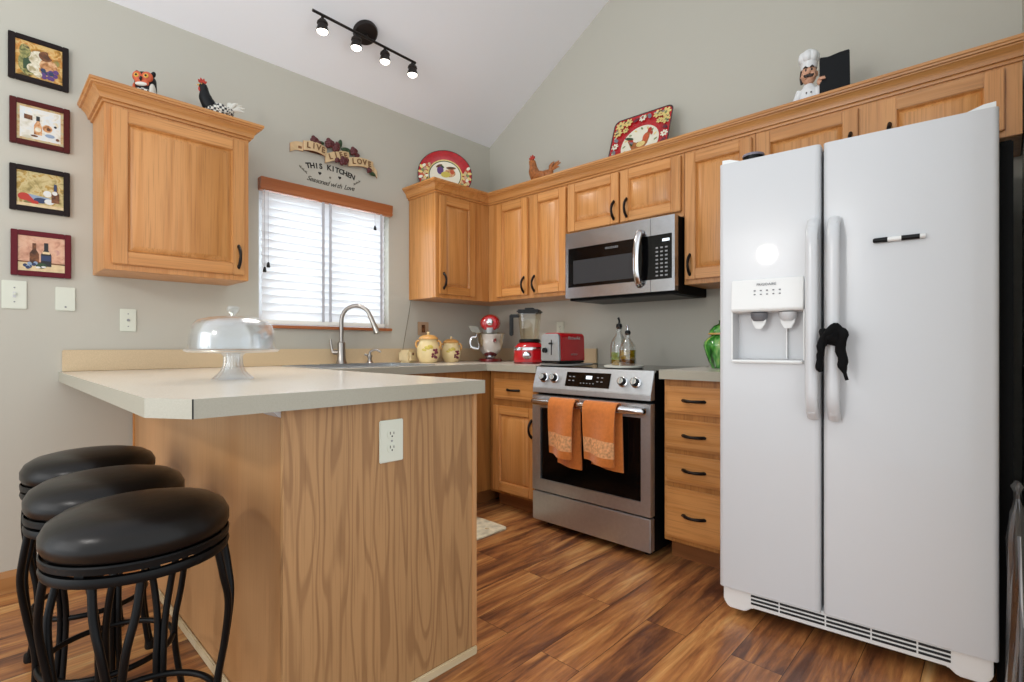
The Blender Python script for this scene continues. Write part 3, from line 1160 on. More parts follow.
g.box(1.150-mc, 1.585-mc, MY+.0025, MY+.0039, .085, .225, 'mesh_window')
g.build('window', door)
g = G()
hp = [(1.610-mc, MY-.004, .040), (1.606-mc, MY-.022, .050), (1.603-mc, MY-.040, .105), (1.604-mc, MY-.046, .185), (1.606-mc, MY-.040, .265), (1.610-mc, MY-.022, .318), (1.614-mc, MY-.004, .330)]
g.tube(smoothpts(hp, 5), (.020, .010), 'steel_bright', 14, up=(0, 1, 0))
g.build('handle', door)
g = G()
for x0, x1, z0, z1 in ((sx+.002, mh, .300, H-.001), (sx+.002, mh, 0, .064), (1.788-mc, mh, .064, .300)):
    g.box(x0, x1, MY, -.3655, z0, z1, 'steel_micro')
g.box(sx+.002, 1.788-mc, MY+.002, -.3655, .064, .300, 'black_glass')
cp = g.build('control_panel', t, smooth=False)
g = G()
g.box(.285, .325, MY+.0008, MY+.0021, .262, .276, 'display_glow')
g.build('display', cp)
for r_ in range(8):
    for c_ in range(3):
        g = G()
        g.box(sx+.030+.027*c_, sx+.044+.027*c_, MY+.0008, MY+.0021, .080+.021*r_, .088+.021*r_, 'button_grey')
        g.build('button', cp)
g = G()
g.text('FRIGIDAIRE', .017, T(1.42-mc, MY+.0035, .272) @ R('X', PI/2), 'button_grey', .0004)
g.build('lettering', door)

# ------------------------------------------------------------------ refrigerator (local: x along the front, -y out of the front)
FA, FW = .085, .791
fr = thing('refrigerator', 'white side-by-side refrigerator with ice and water dispenser', 'refrigerator', (2.2345, -.9132, 0), FA)
g = G()
g.box(.008, FW-.004, .078, .80, .03, 1.735, 'black_body', .004)
g.build('body', fr)
FZ0, FZ1 = .112, 1.736
def door_shell(g, x0, x1, hole=None):
    r = .016
    prof = [(x1, .070)]
    prof += [(x1-r+r*math.cos(a), r-r*math.sin(a)) for a in (0, PI/8, PI/4, 3*PI/8, PI/2)]
    prof2 = [(x0+r-r*math.sin(a), r-r*math.cos(a)) for a in (0, PI/8, PI/4, 3*PI/8, PI/2)]
    full = prof + prof2 + [(x0, .070)]
    i0 = len(prof)-1
    n = len(full)
    for k in range(n):
        if k == i0:
            continue
        a, b = full[k], full[(k+1) % n]
        g.face([(*a, FZ0), (*b, FZ0), (*b, FZ1), (*a, FZ1)], 'white_gloss')
    g.face([(*p, FZ0) for p in full], 'white_gloss')
    g.face([(*p, FZ1) for p in full], 'white_gloss')
    fx0, fx1 = x0+r, x1-r
    if not hole:
        g.face([(fx0, 0, FZ0), (fx1, 0, FZ0), (fx1, 0, FZ1), (fx0, 0, FZ1)], 'white_gloss')
    else:
        hx0, hx1, hz0, hz1 = hole
        xs, zs = [fx0, hx0, hx1, fx1], [FZ0, hz0, hz1, FZ1]
        for i in range(3):
            for j in range(3):
                if i == 1 and j == 1:
                    continue
                g.face([(xs[i], 0, zs[j]), (xs[i+1], 0, zs[j]), (xs[i+1], 0, zs[j+1]), (xs[i], 0, zs[j+1])], 'white_gloss')
        D = .052
        A = [(hx0, 0, hz0), (hx1, 0, hz0), (hx1, 0, hz1), (hx0, 0, hz1)]
        B = [(hx0+.006, D, hz0+.004), (hx1-.006, D, hz0+.004), (hx1-.006, D, hz1), (hx0+.006, D, hz1)]
        for k in range(4):
            g.face([A[k], A[(k+1) % 4], B[(k+1) % 4], B[k]], 'white_grey')
        g.face(B, 'white_grey')
def bar_handle(g, xc, z0, z1):
    pts, rs = [], []
    for k in range(25):
        u = k/24
        z = z0+(z1-z0)*u
        ed = min(u, 1-u)*(z1-z0)
        o = -.012-.040*min(1, ed/.06)**.6
        pts.append((xc, o, z))
        rs.append((.0185, .011))
    g.tube(pts, rs, 'white_gloss', 14, up=(0, 1, 0))
    for k in range(12):
        pass
    g.box(xc-.014, xc+.014, -.046, .0005, z0+.015, z0+.07, 'white_gloss', .005)
    g.box(xc-.014, xc+.014, -.046, .0005, z1-.07, z1-.015, 'white_gloss', .005)
g = G()
SPL = .3435
door_shell(g, 0, SPL-.004, (.052, .288, .985, 1.166))
fd = g.build('freezer_door', fr, angle=30)
g = G()
door_shell(g, SPL+.004, FW)
rd = g.build('refrigerator_door', fr, angle=30)
g = G()
bar_handle(g, .320, .788, 1.470)
g.build('handle', fd)
g = G()
bar_handle(g, .383, .788, 1.468)
g.build('handle', rd)
# dispenser
g = G()
g.prism([(-.0003, 1.284), (-.006, 1.281), (-.010, 1.25), (-.014, 1.19), (-.016, 1.172), (-.010, 1.164), (.020, 1.160), (.050, 1.160), (.050, 1.1655), (-.0003, 1.1665)], 'x', .049, .290, 'white_plastic', .002)
g.box(.049, .290, -.018, .050, .974, .9845, 'white_plastic', .004)
g.box(.047, .052, -.006, -.0003, .985, 1.166, 'white_plastic', .001)
g.box(.288, .293, -.006, -.0003, .985, 1.166, 'white_plastic', .001)
dp = g.build('dispenser', fd, angle=30)
g = G()
g.box(.226, .230, .035, .0515, .9895, 1.150, 'white_plastic')
g.build('divider', dp)
for px, dk in ((.140, 1), (.236, 0)):
    g = G()
    g.lathe([(.030, .0), (.028, -.018), (.020, -.030)], 'white_grey' if not dk else 'text_grey', 24, T(px, .018, 1.159))
    g.prism([(px-.026, 1.150), (px+.026, 1.150), (px+.022, 1.120), (px+.010, 1.100), (px-.010, 1.100), (px-.022, 1.120)], 'y', .010, .016, 'white_plastic', .002)
    g.build('paddle', dp)
g = G()
Mx = T(.170, -.0108, 1.262) @ R('X', PI/2-.05)
g.text('FRIGIDAIRE', .013, Mx, 'text_grey', .0003)
g.build('lettering', dp)
for k in range(5):
    for j in (0, 1):
        g = G()
        g.box(.128+.021*k, .134+.021*k, -.0135, -.0105, 1.224+.014*j, 1.228+.014*j, 'text_grey')
        g.build('button', dp)
# base grille and hinge covers
g = G()
pts = [(.012, .112), (.012, .055), (.03, .030), (.09, .030), (.115, .050), (.676, .050), (.70, .030), (.762, .030), (.779, .055), (.779, .112)]
tb_ = [(p[0], p[1]) for p in pts]
g.prism(tb_, 'y', .016, .078, 'white_plastic', .004)
bg = g.build('base_grille', fr)
for k in range(3):
    g = G()
    z = .066+.014*k
    for x0, x1 in ((.112, .205), (.21, .35), (.355, .48), (.485, .60), (.605, .683)):
        g.box(x0, x1, .0135, .0165, z, z+.007, 'slot_dark')
    g.build('vent_slot', bg)
for x0, x1 in ((.006, .085), (FW-.085, FW-.006)):
    g = G()
    a, b = (x0, x1) if x0 < .3 else (x1, x0)
    g.prism([(a, FZ1+.0005), (a, FZ1+.022), (a+(b-a)*.35, FZ1+.020), (b, FZ1+.002), (b, FZ1+.0005)], 'y', .02, .10, 'white_plastic', .003)
    g.build('hinge_cover', fr)
# marker
FM = T(2.2345, -.9132, 0) @ R('Z', FA)
t = thing('marker_pen', 'white and black marker pen stuck flat on the refrigerator door', 'marker', FM @ Vector((.557, -.0095, 1.379)), FA)
g = G()
Mx = R('Y', PI/2)
g.lathe([(.0065, -.030), (.0078, -.028), (.0078, .062), (.0065, .066)], 'white_plastic', 16, Mx)
g.lathe([(.0080, .006), (.0080, .052)], 'black_plastic', 16, Mx)
g.build('barrel', t)
g = G()
g.lathe([(.005, -.068), (.0078, -.064), (.0083, -.030), (.007, -.0295)], 'black_plastic', 16, Mx)
g.build('cap', t)

# black cloth tied round the handle
t = thing('tied_cloth', 'black cloth knotted around the refrigerator door handle', 'cloth', FM @ Vector((.383, -.052, 1.06)), FA)
g = G()
ring = [(.030*math.cos(a), -.004+.026*math.sin(a), .004*math.sin(2*a)) for a in [2*PI*k/20 for k in range(20)]]
g.tube(ring, (.006, .022), 'cloth_black', 10, closed=True, up=(0, 0, 1))
g.build('loop', t)
g = G()
g.ell((.008, -.034, .008), (.024, .016, .028), 'cloth_black', (0, .5, .2))
g.ell((-.022, -.022, .004), (.014, .014, .030), 'cloth_black', (0, -.2, 0))
kn = g.crumple(.012, 38, 5).build('knot', t)
g = G()
g.tube(smoothpts([(-.004, -.036, .028), (-.020, -.036, .000), (-.030, -.034, -.045), (-.034, -.030, -.085), (-.030, -.026, -.105)], 5),
       smoothvals([(.010, .008), (.013, .010), (.012, .010), (.011, .008), (.004, .004)], 5), 'cloth_black', 20, up=(0, 1, 0))
g.crumple(.010, 42, 3).build('tail', t)
g = G()
g.tube(smoothpts([(-.010, -.042, .014), (.012, -.046, .034), (.030, -.040, .020), (.024, -.036, -.030), (.030, -.032, -.080), (.042, -.028, -.132)], 5),
       smoothvals([(.010, .008), (.016, .010), (.015, .012), (.014, .010), (.013, .008), (.004, .004)], 5), 'cloth_black', 20, up=(0, 1, 0))
g.crumple(.010, 42, 3).build('tail', t)

# dish on the refrigerator top
t = thing('small_dish', 'small black dish on top of the refrigerator, at its left end', 'dish', FM @ Vector((.085, .16, 1.7355)))
g = G()
g.lathe([(0, 0), (.022, 0), (.024, .004), (.036, .050), (.040, .064), (.037, .066), (.033, .052), (.020, .010), (0, .008)], 'black_plastic', 32, cap=False)
g.build('bowl', t)
g = G()
g.lathe([(.0405, .058), (.0415, .062), (.040, .067), (.0385, .0665)], 'plate_grey', 32)
g.build('rim', t)

# black panel added as a stand-in for the dark gap
t = thing('gap_filler_panel', 'tall black panel added to fill the dark gap right of the refrigerator', 'panel', (3.034, -.45, 0))
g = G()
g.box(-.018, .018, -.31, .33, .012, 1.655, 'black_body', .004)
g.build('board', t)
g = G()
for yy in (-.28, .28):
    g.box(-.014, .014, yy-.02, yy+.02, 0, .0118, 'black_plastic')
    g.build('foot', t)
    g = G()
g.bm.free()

# plastic bag in the gap
t = thing('plastic_bag', 'clear crumpled plastic garment bag hanging in the gap right of the refrigerator', 'bag', (3.058, -.845, 0))
g = G()
rnd = random.Random(3)
pts, rs = [], []
prof = [(0, .020), (.06, .024), (.2, .023), (.35, .021), (.48, .022), (.56, .017), (.60, .006), (.615, .006), (.635, .013), (.65, .004)]
nseg = 18
rings = []
for z, r_ in prof:
    rings.append([g.bm.verts.new((r_*.95*math.cos(2*PI*k/nseg)*(1+.25*rnd.uniform(-1, 1)), r_*1.8*math.sin(2*PI*k/nseg)*(1+.25*rnd.uniform(-1, 1)), z)) for k in range(nseg)])
for A, B in zip(rings[:-1], rings[1:]):
    for k in range(nseg):
        g.bm.faces.new([A[k], A[(k+1) % nseg], B[(k+1) % nseg], B[k]])
g.mi('bag_film')
g.build('film', t, smooth=False)
g = G()
g.tube([(.006, -.02, .002), (.010, -.03, .25), (.004, -.03, .50)], .004, 'vinyl_white', 8)
g.build('folded_strip', t)

# ------------------------------------------------------------------ blind
t = thing('window_blind', 'white horizontal slat blind with a wooden valance over the sink window', 'blind', (0, -1.378, 1.158))
g = G()
g.prism([(.001, .755), (.040, .755), (.046, .763), (.042, .776), (.046, .790), (.050, .826), (.001, .826)], 'y', -.428, .427, 'cherry_y', .002)
g.build('valance', t)
g = G()
ns, z0, z1 = 16, .032, .748
for k in range(ns):
    z = z0+(z1-z0)*(k+.5)/ns
    M = T(.020, 0, z) @ R('Y', math.radians(-67))
    g.box(-.0268, .0268, -.412, .372, -.0014, .0014, 'blind_slat', M=M)
g.build('slats', t, smooth=False)
g = G()
g.box(.004, .034, -.412, .372, .004, .028, 'blind_white', .004)
g.build('bottom_rail', t)
for y0, y1 in ((-.066, -.056), (-.020, -.010), (.338, .348)):
    g = G()
    pts = [(.0375+.0015*math.sin(k*1.7), (y0+y1)/2, .025+.73*k/40) for k in range(41)]
    g.tube(pts, (.009, .0015), 'tape_grey', 8, up=(1, 0, 0))
    g.build('ladder_tape', t)
for y, z in ((-.388, .320), (-.408, .292), (.290, .640)):
    g = G()
    g.lathe([(.003, .030), (.006, .026), (.010, .002), (.008, 0)], 'slot_dark', 12, T(.047, y, z))
    g.tube([(.045, y, .755), (.047, y, z+.028)], .0012, 'tape_grey', 6)
    g.build('pull_cord', t)

# ------------------------------------------------------------------ wall plates
def plate(name, label, cat, loc, rz, w, h, kind):
    t = thing(name, label, cat, loc, rz)
    g = G()
    g.box(-w/2, w/2, -.006, -.0005, -h/2, h/2, 'plate_ivory', .0025)
    g.build('cover_plate', t)
    if kind == 'outlet':
        for s_ in (-1, 1):
            g = G()
            q = [(.0165*math.cos(a), s_*.020+max(-.0125, min(.0125, .0165*math.sin(a)))) for a in [2*PI*k/28 for k in range(28)]]
            g.prism(q, 'y', -.0075, -.0062, 'plate_ivory')
            g.box(-.0072, -.0052, -.0080, -.0074, s_*.020-.001, s_*.020+.007, 'slot_dark')
            g.box(.0048, .0068, -.0080, -.0074, s_*.020-.001, s_*.020+.006, 'slot_dark')
            g.lathe([(.0024, 0), (.0024, .0006)], 'slot_dark', 10, T(0, -.0074, s_*.020-.0065) @ R('X', PI/2))
            g.build('receptacle', t)
    elif kind == 'switch':
        g = G()
        g.box(-.005, .005, -.0068, -.0061, -.012, .012, 'white_grey')
        g.box(-.0035, .0035, -.016, -.0062, -.002, .008, 'plate_ivory', .001)
        g.build('toggle', t)
    elif kind == 'jack':
        g = G()
        g.lathe([(.006, 0), (.0065, .002), (.005, .006)], 'button_grey', 16, T(0, -.006, 0) @ R('X', PI/2))
        g.build('jack', t)
    elif kind == 'blank':
        g = G()
        g.lathe([(.004, 0), (.004, .001)], 'button_grey', 12, T(0, -.006, -h*.34) @ R('X', PI/2))
        g.build('screw', t)
    if kind in ('switch', 'outlet', 'jack'):
        g = G()
        for zz in ((-.03, .03) if kind != 'outlet' else (0,)):
            g.lathe([(.003, 0), (.0028, .001)], 'button_grey', 10, T(0, -.006, zz) @ R('X', PI/2))
        g.build('screw', t)
    return t
plate('light_switch', 'ivory light switch plate under the column of pictures', 'switch', (0, -2.789, 1.254), PI/2, .078, .120, 'switch')
plate('wall_plate', 'blank ivory wall plate between light switch and wall cabinet', 'wall plate', (0, -2.625, 1.246), PI/2, .068, .105, 'blank')
plate('wall_plate', 'ivory wall plate with a cable jack under the lone wall cabinet', 'wall plate', (0, -2.398, 1.160), PI/2, .064, .108, 'jack')
plate('electrical_outlet', 'ivory double outlet on the grained end panel of the peninsula', 'outlet', (1.740, -2.068, .761), PI/2, .080, .122, 'outlet')
plate('electrical_outlet', 'ivory outlet on the wall behind the red toaster', 'outlet', (.735, 0, 1.155), 0, .066, .112, 'outlet')
t = thing('electrical_outlet', 'tan outlet plate on the wall behind the larger canister', 'outlet', (0, -.668, 1.162), PI/2)
g = G()
g.box(-.048, .048, -.006, -.0005, -.048, .048, 'tan_plate', .002)
g.build('cover_plate', t)
g = G()
g.box(-.016, .016, -.008, -.0061, -.028, .028, 'art_brown', .001)
g.build('receptacle', t)

# ------------------------------------------------------------------ pictures
def disc(c, r, n=16, ry=None, a=0):
    ry = ry or r
    return [(c[0]+r*math.cos(2*PI*k/n)*math.cos(a)-ry*math.sin(2*PI*k/n)*math.sin(a), c[1]+r*math.cos(2*PI*k/n)*math.sin(a)+ry*math.sin(2*PI*k/n)*math.cos(a)) for k in range(n)]
def bottle_poly(x, z, s_):
    q = [(-.5, 0), (-.5, 1.5), (-.2, 2.1), (-.2, 3.0), (.2, 3.0), (.2, 2.1), (.5, 1.5), (.5, 0)]
    return [(x+a*s_, z+b*s_) for a, b in q]
def picture(label, loc, frame, bg, shapes, border=None, w=.194, iw=.150, ih=.150):
    t = thing('framed_picture', label, 'picture', loc, PI/2, 'column of small square pictures')
    g = G()
    a, b = w/2, iw/2
    for x0, x1, z0, z1 in ((-a, -b, -a, a), (b, a, -a, a), (-b, b, -a, -b), (-b, b, b, a)):
        g.box(x0, x1, -.019, -.0008, z0, z1, frame, .002)
    g.build('frame', t)
    g = G()
    g.box(-b, b, -.014, -.001, -b, b, border or bg)
    if border:
        k = b*.87
        g.face([(-k, -.0143, -k), (k, -.0143, -k), (k, -.0143, k), (-k, -.0143, k)], bg)
    for n, (m, poly) in enumerate(shapes):
        y = -.0146-.00012*n
        g.face([(p[0], y, p[1]) for p in poly], m)
    g.build('print', t, smooth=False)
    return t
rp = random.Random(11)
sh = [('art_olive', disc((-.035, -.02), .032, ry=.05)), ('dark_green', bottle_poly(-.038, -.045, .026)), ('art_cream', disc((.0, .01), .035)), ('art_tan', disc((.03, -.01), .03)), ('art_brown', disc((.02, .03), .022)),
      ('art_cream', disc((-.02, -.035), .02)), ('art_olive', disc((-.045, .03), .018, ry=.03))]
for k in range(12):
    sh.append(('art_purple' if k % 3 else 'art_navy', disc((.030+rp.uniform(-.022, .025), -.045+rp.uniform(-.016, .02)), .009)))
sh += [('art_orange', disc((.05, .045), .022)), ('art_cream', disc((-.005, -.055), .014))]
picture('dark framed still life of fruit and grapes, topmost of the four pictures', (0, -2.712, 2.265), 'frame_black', 'art_orange', sh)
sh = [('art_tan', bottle_poly(-.008, -.045, .026)), ('art_black', [(-.014, .015), (-.014, .035), (-.002, .035), (-.002, .015)]), ('art_cream', disc((-.008, -.022), .010)), ('art_tan', disc((.022, -.01), .016)), ('art_brown', disc((.026, -.012), .007)), ('art_black', disc((.048, .004), .005)),
      ('art_brown', [(-.052, .015), (-.052, .035), (-.026, .033), (-.026, .013)]), ('art_white', disc((-.042, -.025), .016)), ('art_blue', disc((.03, -.04), .016, ry=.008)), ('art_brown', disc((.055, -.05), .006)), ('art_brown', disc((-.02, -.052), .012, ry=.004))]
picture('maroon framed wine bottle print on cream, second from the top', (0, -2.708, 1.993), 'frame_maroon', 'art_white', sh, 'art_border')
sh = [('art_wheat', disc((-.01, -.01), .03)), ('art_red', disc((-.052, -.036), .020, ry=.016)), ('art_red', disc((-.030, -.042), .018, ry=.015)), ('art_blue', [(-.04, -.022), (.03, -.030), (.03, -.048), (-.02, -.048)]), ('art_navy', disc((.0, -.045), .022, ry=.012)), ('art_red', disc((-.018, -.056), .012, ry=.008)),
      ('art_white', disc((.022, -.012), .014)), ('art_white', disc((.028, -.046), .016, ry=.012)), ('art_brown', bottle_poly(.048, -.048, .026)), ('art_navy', [(.043, .005), (.044, .035), (.052, .035), (.053, .005)]), ('art_white', disc((.046, -.005), .009)), ('art_sand', [(-.075, -.062), (.075, -.062), (.075, -.075), (-.075, -.075)])]
picture('dark framed print of red peppers and wheat, third from the top', (0, -2.708, 1.711), 'frame_black', 'art_wheat', sh)
sh = [('art_sand', [(-.075, -.035), (.075, -.035), (.075, -.075), (-.075, -.075)]), ('art_brown', [(-.075, -.033), (.075, -.036), (.075, -.042), (-.075, -.039)]), ('art_brown', bottle_poly(-.024, -.045, .030)), ('art_black', bottle_poly(.014, -.052, .034)), ('art_navy', [(-.002, -.028), (.030, -.028), (.030, -.005), (-.002, -.005)]), ('art_sand', [(.002, .002), (.026, .002), (.026, .012), (.002, .012)]),
      ('dark_green', disc((-.002, -.050), .018, ry=.012))]
for k in range(10):
    sh.append(('art_navy' if k % 2 else 'art_blue', disc((-.036+rp.uniform(-.018, .016), -.052+rp.uniform(-.010, .012)), .007)))
sh += [('art_white', disc((-.012, -.058), .008, ry=.004)), ('art_white', disc((.006, -.055), .008, ry=.004))]
picture('red framed print of two dark bottles, lowest of the four pictures', (0, -2.704, 1.434), 'frame_red', 'art_pink', sh)

# ------------------------------------------------------------------ ribbon plaque and wall lettering
t = thing('wall_plaque', 'carved ribbon plaque with roses and words, above the window', 'plaque', (0, -1.34, 2.22), PI/2)
def band(g, p0, p1, hgt, m, bow=.012, y0=-.022, curl=0):
    n = 10
    F, Bk = [], []
    for k in range(n+1):
        u = k/n
        x = p0[0]+(p1[0]-p0[0])*u
        z = p0[1]+(p1[1]-p0[1])*u + .010*math.sin(PI*u)
        y = y0-bow*math.sin(PI*u)
        F.append((x, y, z))
        Bk.append((x, y+.006, z))
    for A, s_ in ((F, 1), (Bk, -1)):
        for a, b in zip(A[:-1], A[1:]):
            g.face([(a[0], a[1], a[2]-hgt/2), (b[0], b[1], b[2]-hgt/2), (b[0], b[1], b[2]+hgt/2), (a[0], a[1], a[2]+hgt/2)], m)
    for a, b, c, d in zip(F[:-1], F[1:], Bk[:-1], Bk[1:]):
        for q in (-hgt/2, hgt/2):
            g.face([(a[0], a[1], a[2]+q), (b[0], b[1], b[2]+q), (d[0], d[1], d[2]+q), (c[0], c[1], c[2]+q)], 'ribbon_edge')
    for i in (0, n):
        a, c = F[i], Bk[i]
        g.face([(a[0], a[1], a[2]-hgt/2), (a[0], a[1], a[2]+hgt/2), (c[0], c[1], c[2]+hgt/2), (c[0], c[1], c[2]-hgt/2)], 'ribbon_edge')
g = G()
segs = [((-.215, .012), (-.068, .005), 'LIVE'), ((-.078, -.030), (.082, .022), 'LIFE'), ((.075, -.012), (.255, .004), 'LOVE')]
for p0, p1, w_ in segs:
    band(g, p0, p1, .056, 'ribbon')
g.box(-.24, .24, -.012, -.0008, -.012, .008, 'art_brown', .003)
band(g, (-.290, -.018), (-.212, .004), .052, 'ribbon', -.006, -.014)
band(g, (.250, -.010), (.288, -.040), .046, 'ribbon', -.006, -.014)
g.build('ribbon', t, angle=50)
g = G()
for (p0, p1, w_) in segs:
    a = math.atan2(p1[1]-p0[1], p1[0]-p0[0])
    n = len(w_)
    for i, ch in enumerate(w_):
        u = (i+.9)/(n+.8)
        x = p0[0]+(p1[0]-p0[0])*u
        z = p0[1]+(p1[1]-p0[1])*u+.010*math.sin(PI*u)
        g.text(ch, .046, T(x, -.0245-.012*math.sin(PI*u), z) @ R('Y', -a) @ R('X', PI/2), 'ink_tan', .001, bold=.0012)
g.build('lettering', t)
def rose(c, r_, m):
    g = G()
    rr = random.Random(int(abs(c[0])*1e4))
    for k in range(9):
        a = 2.4*k
        d = r_*.62*math.sqrt(k/9)
        g.ell((c[0]+d*math.cos(a), c[1]-.006*(1-k/9), c[2]+d*math.sin(a)), (r_*.42, r_*.35, r_*.42), m, u=10, v=7)
    return g
for c, r_ in (((-.150, -.022, .060), .030), ((-.055, -.026, .066), .036), ((-.015, -.030, .048), .030), ((.108, -.026, .062), .032), ((.035, -.030, -.020), .034), ((-.005, -.026, -.022), .022), ((.22, -.024, -.030), .022), ((-.120, -.018, .050), .022), ((.060, -.020, -.006), .022), ((.135, -.018, .045), .022), ((.0, -.020, .075), .020)):
    rose(c, r_, 'rose_wine').build('rose', t)
for c, rot in (((-.112, -.018, .052), .4), ((.02, -.02, .085), 1.4), ((.055, -.02, .060), .2), ((.085, -.02, .055), -.6), ((.245, -.02, -.045), -.3)):
    g = G()
    g.ell(c, (.030, .006, .014), 'dark_green', (0, -rot, 0), 12, 8)
    g.build('leaf', t)
# wall words
t = thing('wall_lettering', 'dark curved lettering with hearts on the wall between plaque and blind', 'lettering', (0, -1.37, 2.09), PI/2)
g = G()
def arc_text(txt, size, wid, zc, sag, m, shear=0, bold=0.0):
    n = len(txt)
    for i, ch in enumerate(txt):
        if ch == ' ':
            continue
        u = (i+.5)/n*2-1
        z = zc-sag*u*u
        a = -math.atan2(2*sag*u, wid/2)
        g.text(ch, size, T(u*wid/2, -.0012, z) @ R('Y', -a) @ R('X', PI/2), m, .0005, shear, bold=bold)
arc_text('THIS KITCHEN', .044, .32, .053, .022, 'ink', bold=.0016)
g.build('upper_words', t)
g = G()
arc_text('Seasoned with Love', .042, .31, -.045, -.006, 'ink_soft', .45, bold=.0006)
g.build('lower_words', t)
for x, z in ((-.073, .006), (.058, .009)):
    g = G()
    q = []
    for k in range(24):
        a = 2*PI*k/24
        q.append((x+.0105*math.sin(a)**3, z+.0009*(13*math.cos(a)-5*math.cos(2*a)-2*math.cos(3*a)-math.cos(4*a))*.8))
    g.prism(q, 'y', -.0016, -.0006, 'ink')
    g.build('heart', t)
g = G()
q = disc((-.006, -.005), .007, 10)
g.prism(q, 'y', -.0016, -.0006, 'ink_leaf')
for s_ in (-1, 1):
    for k in range(3):
        c = (s_*(.160+.017*k)+.0, -.008+.012*k)
        g.prism(disc(c, .012, 10, .0035, s_*.9), 'y', -.0016, -.0006, 'ink_leaf')
        g.prism(disc((c[0], c[1]+.003), .009, 10, .003, -s_*.3), 'y', -.0016, -.0006, 'ink_leaf')
g.build('sprig', t)

# ------------------------------------------------------------------ track light
tl = thing('track_light', 'dark bronze track light with four spot heads on the sloped ceiling', 'track light', (.352, -1.340, CE0+CES*.352))
sl = math.atan(CES)
g = G()
g.lathe([(.070, 0), (.072, -.012), (.066, -.026), (.050, -.032)], 'track_bronze', 40, R('Y', -sl))
g.build('canopy', tl)
g = G()
off = Vector((.028, 0, -.056))
g.tube([off+Vector((.018, -.335, .002)), off+Vector((0, .335, -.004))], .0075, 'track_bronze', 12)
g.tube([(.012, 0, -.025), tuple(off)], .010, 'track_bronze', 10)
g.build('bar', tl)
g0 = None
for k, yy in enumerate((-.275, -.072, .118, .318)):
    g = G()
    x = off.x+.009-.018*(yy+.335)/.67
    c = Vector((x, yy, off.z))
    g.tube([c+Vector((0, 0, .0)), c+Vector((0, 0, -.016))], .008, 'track_bronze', 10)
    g.box(c.x-.016, c.x+.016, c.y-.018, c.y+.018, c.z-.032, c.z-.014, 'track_bronze', .006)
    g.lathe([(.018, -.026), (.027, -.030), (.029, -.040), (.024, -.045), (.026, -.053), (.032, -.076), (.0335, -.082), (.031, -.082), (.028, -.074), (.0, -.070)], 'track_bronze', 28, T(*c), cap=False)
    hd = g.build('spot_head', tl)
    g = G()
    g.lathe([(0, -.074), (.0285, -.0745), (.028, -.084), (.018, -.092), (0, -.095)], 'lamp_lens', 24, T(*c), cap=False)
    g.build('lamp', hd)
    light('spot_light', 'SPOT', tl.location + c + Vector((0, 0, -.12)), (0.0, -0.42, 0), 24, (1.0, 0.95, 0.88), spot_size=1.9, spot_blend=1.0, shadow_soft_size=.03)

# ------------------------------------------------------------------ stools
st = thing('bar_stool', 'black backless swivel bar stool nearest the camera', 'stool', (1.602, -2.641, 0), .35, 'black bar stools along the peninsula')
SH = .686
SK = .935
def sq(g):
    for v in g.bm.verts:
        v.co.x *= SK
        v.co.y *= SK
    return g
g = G()
g.lathe([(0, SH), (.07, SH-.001), (.12, SH-.005), (.155, SH-.013), (.178, SH-.027), (.189, SH-.047), (.189, SH-.066), (.182, SH-.080), (.170, SH-.085), (0, SH-.085)], 'stool_leather', 64, cap=False)
sq(g).build('cushion', st)
g = G()
g.lathe([(.186, SH-.083), (.189, SH-.086), (.188, SH-.099), (.180, SH-.101), (.170, SH-.101), (.170, SH-.087)], 'stool_metal', 64, cap=False)
g.lathe([(.170, SH-0.0865), (.170, SH-.101), (0, SH-.101)], 'stool_metal', 48, cap=False)
sq(g).build('seat_ring', st)
g = G()
g.lathe([(.060, SH-.101), (.060, SH-.112), (.0, SH-.112)], 'stool_metal', 24, cap=False)
g.lathe([(.172, SH-.107), (.186, SH-.107), (.189, SH-.116), (.186, SH-.126), (.172, SH-.126), (.172, SH-.107)], 'stool_metal', 64, cap=False)
for k in range(8):
    a = PI/8+PI/4*k
    g.box(.05, .174, -.012, .012, SH-.122, SH-.108, 'stool_metal', M=R('Z', a))
    g.box(.166, .178, -.010, .010, SH-.110, SH-.100, 'stool_metal', M=R('Z', a))
sq(g).build('swivel_base', st)
for k in range(4):
    a = PI/4+PI/2*k
    g = G()
    for da, bulge in ((-.25, .0), (.25, .0)):
        pts = []
        for r_, z, q in ((.176, SH-.125, 1.0), (.186, SH-.19, .8), (.192, SH-.26, .45), (.180, SH-.36, .2), (.164, SH-.45, .2), (.164, SH-.53, .2), (.182, .03, .2), (.188, .0125, .2)):
            aa = a+da*q
            pts.append((r_*math.cos(aa), r_*math.sin(aa), z))
        g.tube(smoothpts(pts, 6), (.0085, .0085), 'stool_metal', 10)
    lg = sq(g).build('leg', st)
    g = G()
    g.lathe([(.017, 0), (.0185, .006), (.017, .026), (.010, .030)], 'black_plastic', 16, T(.187*math.cos(a), .187*math.sin(a), 0))
    sq(g).build('foot_cap', lg)
g = G()
ring = [(.158*math.cos(2*PI*k/64), .158*math.sin(2*PI*k/64), .195) for k in range(64)]
g.tube(ring, (.008, .008), 'stool_metal', 10, closed=True, up=(0, 0, 1))
sq(g).build('foot_ring', st)
for (x, y, rz), lb in zip(((1.232, -2.646, .55), (.811, -2.633, .2)), ('black backless swivel bar stool in the middle of the row', 'black backless swivel bar stool closest to the window wall')):
    c = copy_tree(st, (x, y, 0), rz)
    c['label'] = lb

